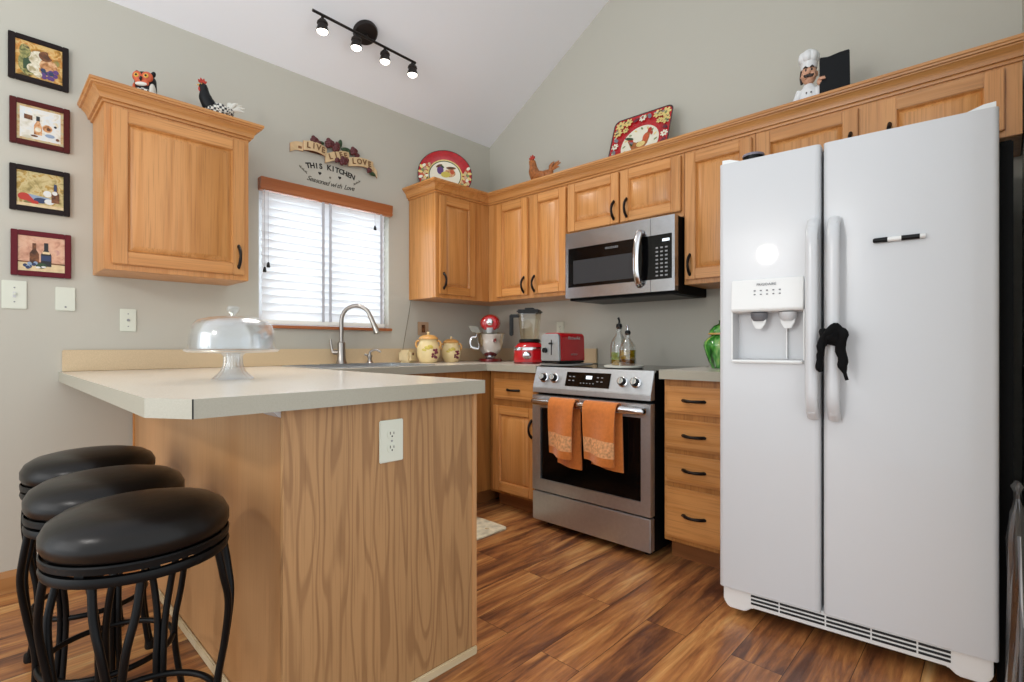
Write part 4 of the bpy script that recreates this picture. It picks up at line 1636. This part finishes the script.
# ------------------------------------------------------------------ things on the peninsula and counters
Z = CT+.0006
t = thing('cake_stand', 'clear glass footed cake stand on the peninsula', 'cake stand', (1.13, -2.296, Z))
t.scale = (1.06, 1.06, 1.0)
g = G()
g.lathe([(.058, 0), (.060, .003), (.052, .010), (.036, .028), (.028, .052), (.027, .080), (.034, .088), (.020, .090), (.018, .06), (.030, .02), (.046, .004), (.05, 0)], 'dome_glass', 72, ribs=18, ramp_=.035, cap=False)
g.build('pedestal', t)
g = G()
g.lathe([(0, .089), (.036, .089), (.128, .093), (.136, .098), (.138, .103), (.134, .103), (.126, .099), (0, .097)], 'dome_glass', 64, cap=False)
g.build('plate', t)
t = thing('cake_dome', 'clear glass dome lid covering the cake stand', 'dome', (1.13, -2.296, Z+.1035))
t.scale = (1.06, 1.06, 1.06)
g = G()
g.lathe([(.124, 0), (.125, .003), (.122, .045), (.115, .075), (.100, .092), (.070, .101), (.025, .106), (0, .107)], 'dome_glass', 64, cap=False)
g.lathe([(.119, .001), (.117, .044), (.110, .072), (.096, .087), (.068, .096), (0, .101)], 'dome_glass', 64, cap=False)
g.build('shell', t)
g = G()
g.lathe([(.009, .107), (.008, .113), (.018, .120), (.022, .130), (.017, .138), (0, .140)], 'clear_glass', 28, cap=False)
g.build('knob', t)

t = thing('faucet', 'brushed nickel gooseneck kitchen faucet in front of the window', 'faucet', (.085, -1.345, Z))
g = G()
g.box(-.028, .028, -.13, .13, 0, .006, 'nickel', .003)
g.lathe([(.034, .006), (.032, .012), (.027, .03), (.023, .10), (.023, .135), (.016, .14)], 'nickel', 28)
g.build('base', t)
g = G()
dv = Vector((.76, .65, 0))
pts = [Vector((0, 0, .13)), Vector((0, 0, .20)), Vector((0, 0, .27))]
R0 = .092
for k in range(1, 15):
    a = PI-PI*.90*k/14
    pts.append(dv*(R0+R0*math.cos(a))+Vector((0, 0, .27+R0*math.sin(a))))
g.tube(pts, .0125, 'nickel', 16)
end = pts[-1]
dd = (pts[-1]-pts[-2]).normalized()
g.tube([end, end+dd*.05, end+dd*.115], [.0135, .015, .021], 'nickel', 18)
g.build('spout', t)
g = G()
sd = Vector((-.70, -.70, 0))
g.tube([Vector((0, 0, .075)), sd*.05+Vector((0, 0, .075))], .014, 'nickel', 16)
g.tube(smoothpts([sd*.05+Vector((0, 0, .072)), sd*.060+Vector((0, 0, .10)), sd*.066+Vector((0, 0, .155))], 5), smoothvals([.011, .007, .006], 5), 'nickel', 12)
g.build('lever', t)
t = thing('soap_dispenser', 'small nickel soap dispenser right of the faucet', 'soap dispenser', (.085, -1.150, Z))
t.scale = (1.25, 1.25, 1.15)
g = G()
g.lathe([(.020, 0), (.020, .005), (.013, .012), (.010, .030), (.014, .042), (.012, .050)], 'nickel', 24)
g.build('base', t)
g = G()
g.tube(smoothpts([(0, 0, .048), (.004, .004, .068), (.026, .022, .078), (.044, .038, .066)], 5), .0065, 'nickel', 12)
g.tube([(0, 0, .045), (-.018, -.018, .052)], .006, 'nickel', 10)
g.build('nozzle', t)

def canister(label, loc, s_):
    t = thing('canister', label, 'canister', loc, .75, 'cream ceramic canisters')
    g = G()
    g.lathe([(.050, 0), (.058, .006), (.074, .040), (.079, .075), (.074, .112), (.062, .138), (.058, .150), (.063, .158), (.060, .160), (.050, .158), (0, .158)], 'cream_ceramic', 48, T(0, 0, 0) @ Matrix.Diagonal((s_, s_, s_, 1)), cap=False)
    g.build('body', t)
    g = G()
    Ms = Matrix.Diagonal((s_, s_, s_, 1))
    g.lathe([(.064, .1585), (.067, .163), (.064, .170), (.050, .182), (.028, .190), (0, .192)], 'cream_rim', 48, Ms, cap=False)
    g.lathe([(.008, .190), (.007, .196), (.012, .202), (.009, .210), (0, .212)], 'cream_ceramic', 20, Ms, cap=False)
    g.build('lid', t)
    for sg in (-1, 1):
        g = G()
        g.tube([Vector((sg*q[0]*s_, 0, q[1]*s_)) for q in ((.060, .146), (.074, .150), (.084, .136), (.084, .115), (.072, .098))], .008*s_, 'cream_rim', 10)
        g.build('handle', t)
    g = G()
    rr = random.Random(5)
    for k in range(13):
        a = -.78+rr.uniform(-.24, .24)
        z = .030+.062*rr.random()
        R_ = .077 if z > .05 else .072
        g.ell((R_*s_*math.cos(a), R_*s_*math.sin(a), z*s_), .009*s_, 'grape', u=10, v=7)
    g.build('grapes', t)
    g = G()
    for a, z in ((-1.5, .100), (-1.2, .108), (-1.75, .085)):
        g.ell((.073*s_*math.cos(a), .073*s_*math.sin(a), z*s_), (.020*s_, .006*s_, .013*s_), 'lemon', (0, .4, a+PI/2), 12, 8)
    g.build('leaves', t)
    return t
canister('taller cream ceramic canister with grapes, left one beside the sink', (.20, -.770, Z), 1.0)
canister('shorter cream ceramic canister with grapes, right one near the mixer', (.20, -.570, Z), .86)

t = thing('sponge_box', 'small beige box with a dark hole beside the left canister', 'box', (.10, -.865, Z), .4)
g = G()
g.box(-.052, .045, -.05, .05, 0, .088, 'cup_beige', .016)
g.build('body', t)
g = G()
g.lathe([(.010, 0), (.010, .002), (.006, .0025)], 'art_brown', 16, T(.0465-.001, -.012, .060) @ R('Y', PI/2))
g.build('hole', t)
g = G()
g.tube(smoothpts([(.026, -.858, 1.005), (.012, -.83, 1.10), (.010, -.80, 1.24), (.012, -.78, 1.358)], 6), .0018, 'cord', 6)
tag(g.build('power_cord'), 'thin power cord running up the wall to the corner cabinet', 'cord')

# stand mixer
def mixer():
    t = thing('stand_mixer', 'red stand mixer with a steel bowl in the counter corner', 'mixer', (.285, -.262, Z), .76)
    g = G()     # front is local -y... head points to -y
    g.prism(disc((0, -.045), .085, 36, .130), 'z', 0, .022, 'red_dark', .006)
    g.box(-.042, .042, .01, .085, .020, .235, 'red_gloss', .016)
    g.build('base', t)
    g = G()
    g.tube(smoothpts([(0, .105, .275), (0, .06, .285), (0, -.02, .285), (0, -.10, .277), (0, -.145, .272), (0, -.158, .271)], 5),
           smoothvals([(.034, .034), (.064, .056), (.076, .064), (.074, .062), (.060, .054), (.024, .024)], 5), 'red_gloss', 24, up=(0, 0, 1))
    hd = g.build('head', t)
    g = G()
    g.lathe([(.022, 0), (.024, .006), (.018, .010)], 'steel_bright', 24, T(0, -.152, .285) @ R('X', PI/2))
    g.build('attachment_hub', hd)
    g = G()
    g.tube([Vector((0, -.10, .245)), Vector((0, -.10, .185))], [.058, .046], 'steel', 20)
    g.build('beater_shaft', hd)
    g = G()
    C_ = T(0, -.085, 0)
    g.lathe([(.030, .023), (.040, .028), (.030, .036), (.050, .050), (.082, .090), (.100, .150), (.106, .195), (.109, .198), (.104, .196), (.096, .150), (.075, .090), (0, .048)], 'steel_bright', 48, C_, cap=False)
    bw = g.build('bowl', t)
    g = G()
    g.tube(smoothpts([(-.102, -.085, .180), (-.138, -.085, .172), (-.140, -.085, .110), (-.085, -.085, .092)], 5), (.006, .009), 'steel_bright', 10)
    g.build('handle', bw)
    g = G()
    g.prism([(-.13, .215), (-.06, .200), (-.09, .255), (-.16, .262)], 'y', -.10, -.096, 'jar_glass')
    g.lathe([(.108, .199), (.112, .206), (.075, .214), (.070, .210)], 'jar_glass', 36, C_, cap=False)
    g.build('pouring_shield', t)
    return t
mixer()

# blender
t = thing('blender', 'red blender with a clear jar and black lid, between mixer and toaster', 'blender', (.795, -.400, Z), .55)
t.scale = (1.12, 1.12, 1.0)
g = G()
g.prism(disc((0, 0), .094, 40, .094), 'z', 0, .012, 'red_dark', .003)
g.lathe([(.092, .012), (.094, .02), (.093, .080), (.086, .112), (.068, .132), (.052, .139), (0, .139)], 'red_gloss', 48, cap=False)
g.lathe([(.0940, .088), (.0925, .098), (.089, .106)], 'steel_bright', 48, cap=False)
bs = g.build('base', t)
g = G()
g.lathe([(.024, 0), (.025, .006), (.018, .016), (.0, .018)], 'steel_bright', 24, T(0, -.092, .055) @ R('X', PI/2), cap=False)
g.build('dial', bs)
g = G()
g.lathe([(.062, .1395), (.064, .144), (.060, .157), (.052, .159)], 'black_plastic', 36)
g.build('collar', t)
g = G()
q = []
for z, w_ in ((.1595, .049), (.20, .054), (.27, .060), (.325, .064)):
    q.append([(w_*(abs(math.cos(a))**.5)*math.copysign(1, math.cos(a)), w_*(abs(math.sin(a))**.5)*math.copysign(1, math.sin(a)), z) for a in [2*PI*k/32+.01 for k in range(32)]])
for A, B in zip(q[:-1], q[1:]):
    for k in range(32):
        g.face([A[k], A[(k+1) % 32], B[(k+1) % 32], B[k]], 'jar_glass')
g.face(q[0], 'jar_glass')
g.build('jar', t)
g = G()
g.box(-.066, .066, -.066, .066, .3255, .350, 'black_plastic', .008)
g.box(-.030, .030, -.030, .030, .3505, .362, 'black_plastic', .006)
g.build('lid', t)
g = G()
g.box(-.118, -.058, -.012, .012, .300, .322, 'black_plastic', .005)
g.box(-.120, -.098, -.013, .013, .180, .322, 'black_plastic', .006)
g.build('handle', t)

# trays
t = thing('round_tray', 'grey round tray under the red toaster', 'tray', (1.150, -.470, .9225))
g = G()
g.lathe([(0, 0), (.148, 0), (.156, .004), (.157, .010), (.152, .010), (.146, .006), (0, .005)], 'tray_grey', 56, cap=False)
g.build('plate', t)
t2 = thing('round_tray', 'white round tray under the oil bottles on the stove', 'tray', (1.545, -.475, .9178))
g = G()
g.lathe([(0, 0), (.094, 0), (.104, .004), (.106, .014), (.100, .015), (.094, .009), (0, .008)], 'tray_white', 48, cap=False)
g.build('plate', t2)

# toaster
t = thing('toaster', 'red two-slot toaster with a steel end, beside the stove', 'toaster', (1.090, -.425, .9332))
g = G()
def rr(w, z0, z1, r_):
    q = [(-w, z0), (w, z0)]
    q += [(w*.94-r_+r_*math.cos(a), z1-r_+r_*math.sin(a)) for a in (0, PI/8, PI/4, 3*PI/8, PI/2)]
    q += [(-w*.94+r_-r_*math.sin(a), z1-r_+r_*math.cos(a)) for a in (0, PI/8, PI/4, 3*PI/8, PI/2)]
    return q
g.prism(rr(.072, .016, .182, .030), 'y', -.108, .125, 'red_gloss', .002)
sh_ = g.build('shell', t)
g = G()
g.prism(rr(.070, .016, .176, .020), 'y', -.128, -.1085, 'steel', .003)
g.build('end_panel', t)
g = G()
g.box(-.070, .070, -.122, .122, .002, .0158, 'black_plastic', .003)
for sx_ in (-.05, .05):
    for sy in (-.1, .1):
        g.lathe([(.010, 0), (.010, .003)], 'black_plastic', 12, T(sx_, sy, 0))
g.build('base', t)
g = G()
g.box(.010, .016, -.1300, -.1282, .05, .14, 'slot_dark')
g.box(.002, .024, -.146, -.1301, .112, .124, 'black_plastic', .003)
g.build('lever', t)
g = G()
g.lathe([(.016, 0), (.015, .014), (.010, .016)], 'black_plastic', 20, T(-.034, -.1282, .078) @ R('X', PI/2))
g.build('dial', t)
g = G()
for sx_ in (-.025, .025):
    g.box(sx_-.010, sx_+.010, -.07, .10, .1805, .1826, 'slot_dark')
g.build('slots', t)
g = G()
Mt = T(.0722, .015, .150) @ R('Z', PI/2) @ R('X', PI/2)
g.text('KitchenAid', .026, Mt, 'steel_bright', .0012)
g.text('ARTISAN', .016, T(.0722, .015, .052) @ R('Z', PI/2) @ R('X', PI/2), 'steel_bright', .0010)
g.build('lettering', sh_)

# oil bottles
def oil_bottle(label, loc, s_, r_, hgt, fill, fmat, fmat2):
    t = thing('oil_bottle', label, 'bottle', loc, 0, 'glass oil bottles on the stove')
    g = G()
    g.lathe([(0, 0), (r_*.95, 0), (r_, .004), (r_, hgt*.42), (r_*.86, hgt*.52), (r_*.42, hgt*.64), (r_*.32, hgt*.70), (r_*.32, hgt*.78), (r_*.38, hgt*.80)], 'clear_glass', 32, cap=False)
    g.build('glass', t)
    g = G()
    g.lathe([(0, .003), (r_*.88, .003), (r_*.90, fill*.45)], fmat2, 28, cap=True)
    g.lathe([(r_*.90, fill*.45+.0003), (r_*.90, fill), (0, fill)], fmat, 28, cap=False)
    g.build('oil', t)
    g = G()
    g.lathe([(r_*.27, hgt*.76), (r_*.36, hgt*.805), (r_*.30, hgt*.86), (r_*.14, hgt*.875)], 'black_plastic', 20)
    g.tube(smoothpts([(0, 0, hgt*.87), (0, 0, hgt*.93), (-.004, -.004, hgt)], 4), [.006]*9, 'steel_bright' if s_ else 'black_plastic', 10)
    g.build('pourer', t)
    return t
tz = .9178+.0092
oil_bottle('taller oil bottle with herbs and a black pourer, on the white tray', (1.492, -.436, tz), 0, .049, .268, .075, 'herb', 'oil')
oil_bottle('shorter bottle of dark golden oil, on the white tray', (1.578, -.490, tz), 1, .045, .222, .088, 'oil', 'oil_dark')

# green jar
t = thing('ginger_jar', 'glossy green lidded ceramic jar half hidden behind the refrigerator', 'jar', (1.985, -.25, Z))
g = G()
g.lathe([(0, 0), (.050, 0), (.054, .006), (.078, .070), (.090, .115), (.086, .135), (.070, .155), (.054, .165), (.050, .170)], 'green_glaze', 48, cap=False)
g.build('body', t)
g = G()
g.lathe([(.058, .1705), (.064, .178), (.060, .195), (.040, .218), (.018, .228), (.014, .236), (.016, .246), (0, .250)], 'green_glaze', 40, cap=False)
g.lathe([(.0585, .171), (.066, .174), (.066, .180), (.060, .182)], 'cream_rim', 40, cap=False)
g.build('lid', t)

# rug
t = thing('kitchen_mat', 'small cream patterned mat on the floor left of the stove', 'rug', (.78, -1.10, .0005))
g = G()
g.prism([(-.21, -.30), (.205, -.30), (.225, -.28), (.225, .265), (.20, .288), (-.21, .288)], 'z', 0, .008, 'rug_cloth', .002)
g.build('pile', t)
g = G()
rr_ = random.Random(9)
for k in range(16):
    c = (rr_.uniform(-.17, .19), rr_.uniform(-.26, .25))
    g.prism(disc(c, rr_.uniform(.012, .026), 10, rr_.uniform(.008, .018), rr_.uniform(0, 3)), 'z', .0081, .0086, 'art_border' if k % 2 else 'plate_grey')
g.build('pattern', t)

# ------------------------------------------------------------------ figures and plates on the cabinet tops
CTZ = UZ+.715+.0005        # top of the boxes (behind the crown)
def bird(name, label, loc, rz, sc, lift, body_m, neck_m, tail_m):
    t = thing(name, label, 'figurine', loc, rz)
    g = G()
    s_ = sc
    pts = [(.085, 0, .105), (.055, 0, .085), (0, 0, .070), (-.045, 0, .080), (-.075, 0, .105)]
    g.tube(smoothpts([Vector(p)*s_ for p in pts], 6), smoothvals([(.010*s_, .014*s_), (.032*s_, .036*s_), (.045*s_, .050*s_), (.040*s_, .046*s_), (.022*s_, .026*s_)], 6), body_m, 18, up=(0, 0, 1))
    g.build('body', t, (0, 0, lift))
    g = G()
    g.tube(smoothpts([Vector(p)*s_ for p in ((-.055, 0, .085), (-.080, 0, .130), (-.088, 0, .175), (-.096, 0, .205), (-.098, 0, .222))], 6), smoothvals([(.040*s_, .044*s_), (.036*s_, .038*s_), (.026*s_, .026*s_), (.024*s_, .024*s_), (.008*s_, .008*s_)], 6), neck_m, 16, up=(1, 0, 0))
    for sg in (-1, 1):
        g.ell((-.108*s_, sg*.019*s_, .208*s_), .004*s_, 'beak', u=8, v=6)
    nk = g.build('neck', t, (0, 0, lift))
    g = G()
    q = [(-.120, .222), (-.124, .240), (-.112, .236), (-.110, .254), (-.098, .242), (-.090, .255), (-.084, .238), (-.072, .240), (-.078, .222), (-.095, .216)]
    g.prism([(a*s_, b*s_) for a, b in q], 'y', -.005*s_, .005*s_, 'art_red', .001)
    g.ell((-.114*s_, 0, .180*s_), (.009*s_, .006*s_, .016*s_), 'art_red', u=10, v=8)
    g.build('comb', nk)
    g = G()
    Mb = T(-.112*s_, 0, .203*s_) @ R('Y', -PI/2)
    g.lathe([(.008*s_, 0), (.004*s_, .012*s_), (0, .020*s_)], 'beak', 12, Mb)
    g.build('beak', nk)
    g = G()
    for k in range(6):
        a = .35+.24*k
        ln = (.085 + .02*math.sin(k*1.1))*s_
        b0 = Vector((.060*s_, (k % 3-1)*.008*s_, .095*s_))
        d = Vector((math.cos(a), 0, math.sin(a)))
        e_ = b0+d*ln
        g.tube(smoothpts([b0, b0+d*ln*.6, e_+Vector((.010*s_, 0, -.012*s_))], 5), smoothvals([(.010*s_, .006*s_), (.013*s_, .006*s_), (.004*s_, .003*s_)], 5), tail_m, 10, up=(0, 1, 0))
    g.build('tail', t, (0, 0, lift))
    for sg in (-1, 1):
        g = G()
        g.ell((.005*s_, sg*.040*s_, .082*s_), (.045*s_, .010*s_, .028*s_), body_m, (0, .2, 0), 14, 8)
        g.build('wing', t, (0, 0, lift))
    g = G()
    g.lathe([(.050*s_, 0), (.052*s_, .006*s_), (.034*s_, .018*s_), (.028*s_, .030*s_+lift*.5), (.026*s_, .045*s_+lift)], tail_m, 24)
    g.build('base', t)
    return t
bird('rooster_figurine', 'rust brown rooster figurine on the stove wall cabinets', (.775, -.245, CTZ), 0.0, .98, .030, 'rust', 'rust', 'rust')
bird('rooster_figurine', 'black and white checkered rooster figurine on the lone wall cabinet', (.28, -2.085, CTZ), PI/2, .74, .045, 'feather_check', 'feather_dark', 'feather_white')

t = thing('owl_figurine', 'small orange owl figurine on the lone wall cabinet', 'figurine', (.240, -2.374, CTZ+.022), PI/2-.6)
g = G()
g.tube(smoothpts([(0, .004, -.022), (0, .002, .03), (0, 0, .08), (0, 0, .13), (0, 0, .158), (0, 0, .166)], 5), smoothvals([(.034, .030), (.042, .038), (.044, .038), (.042, .036), (.030, .026), (.010, .010)], 5), 'feather_dark', 24, up=(0, 1, 0))
for sg in (-1, 1):
    g.ell((sg*.030, 0, .160), (.010, .010, .016), 'feather_dark', (0, sg*.4, 0), 10, 8)
g.build('body', t)
g = G()
for sg in (-1, 1):
    g.ell((sg*.020, -.030, .135), (.022, .010, .023), 'owl_orange', (.1, 0, sg*.25), 18, 10)
g.ell((0, -.032, .108), (.028, .010, .022), 'owl_orange', u=16, v=10)
fc = g.build('face', t)
for sg in (-1, 1):
    g = G()
    g.ell((sg*.019, -.040, .136), (.010, .004, .010), 'beak', u=14, v=8)
    g.ell((sg*.019, -.0435, .136), (.005, .0022, .005), 'feather_dark', u=10, v=6)
    g.build('eye', fc)
g = G()
g.tube([(0, -.040, .128), (0, -.047, .118), (0, -.043, .110)], [.005, .005, .002], 'art_black', 8)
g.ell((0, -.041, .098), (.024, .006, .009), 'feather_white', u=14, v=8)
g.build('beak', fc)
g = G()
g.ell((0, -.030, .055), (.034, .014, .034), 'feather_check', u=18, v=12)
g.build('breast', t)
for sg, wm in ((1, 'feather_white'), (-1, 'owl_orange')):
    g = G()
    g.ell((sg*.034, -.012, .070), (.012, .024, .045), wm, u=12, v=10)
    g.build('wing', t)

# square platter leaning on the wall
t = thing('square_platter', 'red square rooster platter leaning against the wall above the microwave', 'platter', (1.452, -.195, CTZ+.001), .03)
g = G()
lean = math.atan2(.135, .375)
PM = R('X', -lean)
def rsq(a, r_, n=6):
    q = []
    for cx_, cz_, a0 in ((a-r_, a-r_, 0), (-a+r_, a-r_, PI/2), (-a+r_, -a+r_, PI), (a-r_, -a+r_, 3*PI/2)):
        q += [(cx_+r_*math.cos(a0+PI/2*k/n), cz_+r_*math.sin(a0+PI/2*k/n)) for k in range(n+1)]
    return q
A_ = .196
def ring_faces(g, o, i, yo, yi, m, M):
    n = len(o)
    for k in range(n):
        g.face([M @ Vector((o[k][0], yo, o[k][1]+A_)), M @ Vector((o[(k+1) % n][0], yo, o[(k+1) % n][1]+A_)), M @ Vector((i[(k+1) % n][0], yi, i[(k+1) % n][1]+A_)), M @ Vector((i[k][0], yi, i[k][1]+A_))], m)
o1, o2, o3, o4 = rsq(A_, .040), rsq(A_-.008, .036), rsq(A_-.070, .06), rsq(A_-.092, .09)
ring_faces(g, o1, o2, -.030, -.029, 'plate_dark', PM)
ring_faces(g, o2, o3, -.029, -.014, 'plate_red', PM)
g.face([PM @ Vector((p[0], -.014, p[1]+A_)) for p in o3], 'plate_red')
ring_faces(g, o1, rsq(A_-.05, .05), -.030, -.001, 'plate_cream', PM)
g.face([PM @ Vector((p[0], -.001, p[1]+A_)) for p in rsq(A_-.05, .05)], 'plate_cream')
def decal(g, poly, m, y, M, z0=A_):
    g.face([M @ Vector((p[0], y, p[1]+z0)) for p in poly], m)
decal(g, disc((0, -.01), .124, 40), 'plate_cream', -.0148, PM)
for k in range(16):
    a = 2*PI*k/16
    decal(g, disc((.104*math.cos(a), -.01+.104*math.sin(a)), .012, 8, .006, a+.6), ('plate_green', 'plate_yellow')[k % 2], -.0151, PM)
rooster_poly = [(-.015, -.06), (-.04, -.045), (-.055, -.015), (-.075, .02), (-.06, .03), (-.045, .012), (-.02, -.002), (.01, .0), (.028, .02), (.030, .045), (.045, .058), (.058, .048), (.066, .036), (.056, .034), (.054, .010), (.048, -.022), (.03, -.048), (.012, -.06)]
decal(g, [(p[0]*1.12, p[1]*1.12) for p in rooster_poly], 'rust', -.0154, PM)
decal(g, disc((.056, .066), .014, 10, .020), 'art_red', -.0157, PM)
decal(g, disc((.072, .040), .008, 10, .014), 'art_red', -.0157, PM)
decal(g, disc((.036, .020), .020, 10, .032), 'owl_orange', -.0157, PM)
decal(g, disc((.010, -.020), .030, 12, .020), 'plate_yellow', -.0158, PM)
for k in range(4):
    decal(g, disc((-.058-.006*k, .010+.010*k), .010, 10, .034, .3+.3*k), ('dark_green', 'plate_grey', 'art_red', 'dark_green')[k], -.0160-.0002*k, PM)
rq = random.Random(21)
def blossom(c, f, cols, yb):
    for k in range(7):
        a = 2*PI*k/7
        decal(g, disc((c[0]+.018*f*math.cos(a), c[1]+.018*f*math.sin(a)), .013*f, 8, .008*f, a), cols[0], yb, PM)
    decal(g, disc(c, .008*f, 8), cols[1], yb-.0003, PM)
for sx_ in (-1, 1):
    for sz in (-1, 1):
        for dx_, dz_, f in ((.150, .152, 1.15), (.098, .158, 1.0), (.158, .098, 1.0), (.112, .112, .7)):
            yb = -.0285 if max(dx_, dz_) > .14 else -.0215
            blossom((sx_*dx_, sz*dz_), f, ('plate_yellow', 'plate_green'), yb)
for k in range(4):
    for off_ in (-.045, 0, .045):
        c = [(off_, .160), (.162, off_), (off_, -.160), (-.162, off_)][k]
        yb = -.0280
        if off_:
            decal(g, disc(c, .020, 10, .012, rq.uniform(0, 3)), 'grape' if rq.random() > .5 else 'plate_grey', yb, PM)
        else:
            blossom(c, .8, ('plate_cream', 'art_red'), yb-.0003)
for k in range(40):
    a = rq.uniform(0, 2*PI)
    c = (max(-.17, min(.17, .21*math.cos(a))), max(-.17, min(.17, .21*math.sin(a))))
    decal(g, disc(c, rq.uniform(.006, .011), 8, rq.uniform(.004, .007), rq.uniform(0, 3)), ('plate_green', 'plate_grey', 'plate_cream', 'plate_dark')[k % 4], -.0290, PM)
g.build('plate', t, angle=50)

# round plate in the corner
t = thing('round_plate', 'large round red rimmed plate standing on the corner cabinet', 'plate', (.150, -.582, CTZ), PI/2-.62)
RP = .195
PM2 = T(0, 0, 0) @ R('X', -math.radians(13)) @ T(0, 0, RP)
LM = PM2 @ R('X', PI/2)
g = G()
g.lathe([(RP-.002, .020), (RP, .022), (RP-.006, .024)], 'plate_dark', 72, LM, cap=False)
g.lathe([(RP-.006, .024), (.124, .012)], 'plate_red', 72, LM, cap=False)
g.lathe([(.124, .012), (.116, .010)], 'plate_yellow', 72, LM, cap=False)
g.lathe([(.116, .010), (.110, .008)], 'dark_green', 72, LM, cap=False)
g.lathe([(.110, .008), (0, .007)], 'plate_cream', 72, LM, cap=False)
g.lathe([(RP-.002, .020), (.11, .002), (0, .001)], 'plate_cream', 72, LM, cap=False)
def dec2(poly, m, y):
    g.face([PM2 @ Vector((p[0], y, p[1])) for p in poly], m)
dec2(disc((-.034, .040), .024, 14, .034), 'art_purple', -.0085)
dec2(disc((-.042, .074), .026, 12, .010, .5), 'art_brown', -.0088)
dec2(disc((-.020, .070), .018, 12, .008, 2.4), 'dark_green', -.0089)
dec2(disc((.044, .060), .036, 12, .011), 'art_brown', -.0088)
dec2(disc((.034, .018), .042, 14, .032), 'art_tan', -.0085)
dec2(disc((.004, .006), .034, 14, .024), 'lemon', -.0088)
dec2(disc((.052, .030), .016, 12, .020), 'owl_orange', -.0090)
for k in range(22):
    a = -.9+4.9*k/21+PI*.78
    if math.sin(a) > .60:
        continue
    for j in range(4):
        rr2 = .134+.014*j
        b = a+.09*(j-1.5)
        dec2(disc((rr2*math.cos(b), rr2*math.sin(b)), .017, 9, .011, b*3+j), ('plate_yellow', 'ribbon', 'owl_orange', 'plate_cream', 'plate_yellow', 'art_pink', 'plate_green')[(3*k+j) % 7], -.0225-.0015*j-.0002*(k % 3))
g.build('plate', t, angle=50)

# chef
t = thing('chef_figurine', 'white chef figurine holding a black board, on top of the cabinets above the refrigerator', 'figurine', (2.380, -.235, CTZ), .22)
t.scale = (.95, .95, 1.19)
g = G()
g.tube(smoothpts([(0, 0, 0), (0, 0, .03), (0, .002, .075), (0, .002, .115), (0, 0, .135), (0, 0, .142)], 5), smoothvals([(.040, .034), (.046, .040), (.050, .042), (.044, .034), (.026, .022), (.018, .018)], 5), 'chef_white', 22, up=(0, 1, 0))
g.tube(smoothpts([(.036, -.010, .115), (.052, -.030, .085), (.050, -.046, .115)], 5), smoothvals([.018, .015, .012], 5), 'chef_white', 12)
g.tube(smoothpts([(-.038, -.008, .115), (-.056, -.020, .070), (-.046, -.040, .050)], 5), smoothvals([.018, .016, .012], 5), 'chef_white', 12)
bd = g.build('body', t)
g = G()
for k in range(2):
    for j in range(3):
        g.ell((-.010+.020*k, -.040-.003*j*0, .050+.025*j), .0035, 'art_black', u=8, v=6)
g.build('button', bd)
g = G()
g.ell((0, -.004, .180), (.034, .032, .038), 'skin', u=24, v=16)
g.ell((0, -.038, .180), (.008, .010, .009), 'skin', u=12, v=8)
for sg in (-1, 1):
    g.ell((sg*.034, 0, .180), (.006, .008, .011), 'skin', u=10, v=8)
    g.ell((sg*.016, -.030, .168), (.014, .010, .012), 'skin', u=12, v=8)
hd = g.build('head', t)
g = G()
for sg in (-1, 1):
    g.tube(smoothpts([(0, -.038, .168), (sg*.014, -.038, .165), (sg*.028, -.030, .176)], 4), smoothvals([.006, .006, .002], 4), 'moustache', 8)
    g.tube([(sg*.006, -.034, .198), (sg*.014, -.033, .203), (sg*.023, -.027, .200)], [.003, .004, .002], 'moustache', 8)
    g.ell((sg*.012, -.033, .190), (.004, .003, .005), 'art_black', u=8, v=6)
g.tube(smoothpts([(-.030, -.014, .195), (-.034, .0, .175), (-.030, .0, .150)], 4), .006, 'moustache', 8)
g.build('moustache', hd)
g = G()
g.lathe([(.034, .200), (.036, .203), (.036, .226), (.034, .228)], 'chef_white', 28, T(0, 0, 0))
for k in range(7):
    a = 2*PI*k/7
    g.ell((.024*math.cos(a), .024*math.sin(a), .245), (.024, .024, .024), 'chef_white', u=14, v=10)
g.ell((0, 0, .256), (.034, .034, .022), 'chef_white', u=18, v=10)
g.build('hat', t)
g = G()
g.ell((.046, -.052, .128), (.013, .010, .014), 'skin', u=12, v=8)
for k in range(4):
    g.tube([(.040+.006*k, -.058, .134), (.046+.006*k, -.066, .138), (.052+.005*k, -.066, .130)], .0038, 'skin', 8)
g.build('hand', t)
g = G()
q = [(.044, .001), (.164, .001), (.166, .10), (.164, .222), (.122, .219), (.08, .212), (.044, .216)]
g.prism(q, 'y', -.060, -.046, 'slate', .003)
g.build('board', t)

print('objects', len(bpy.data.objects))
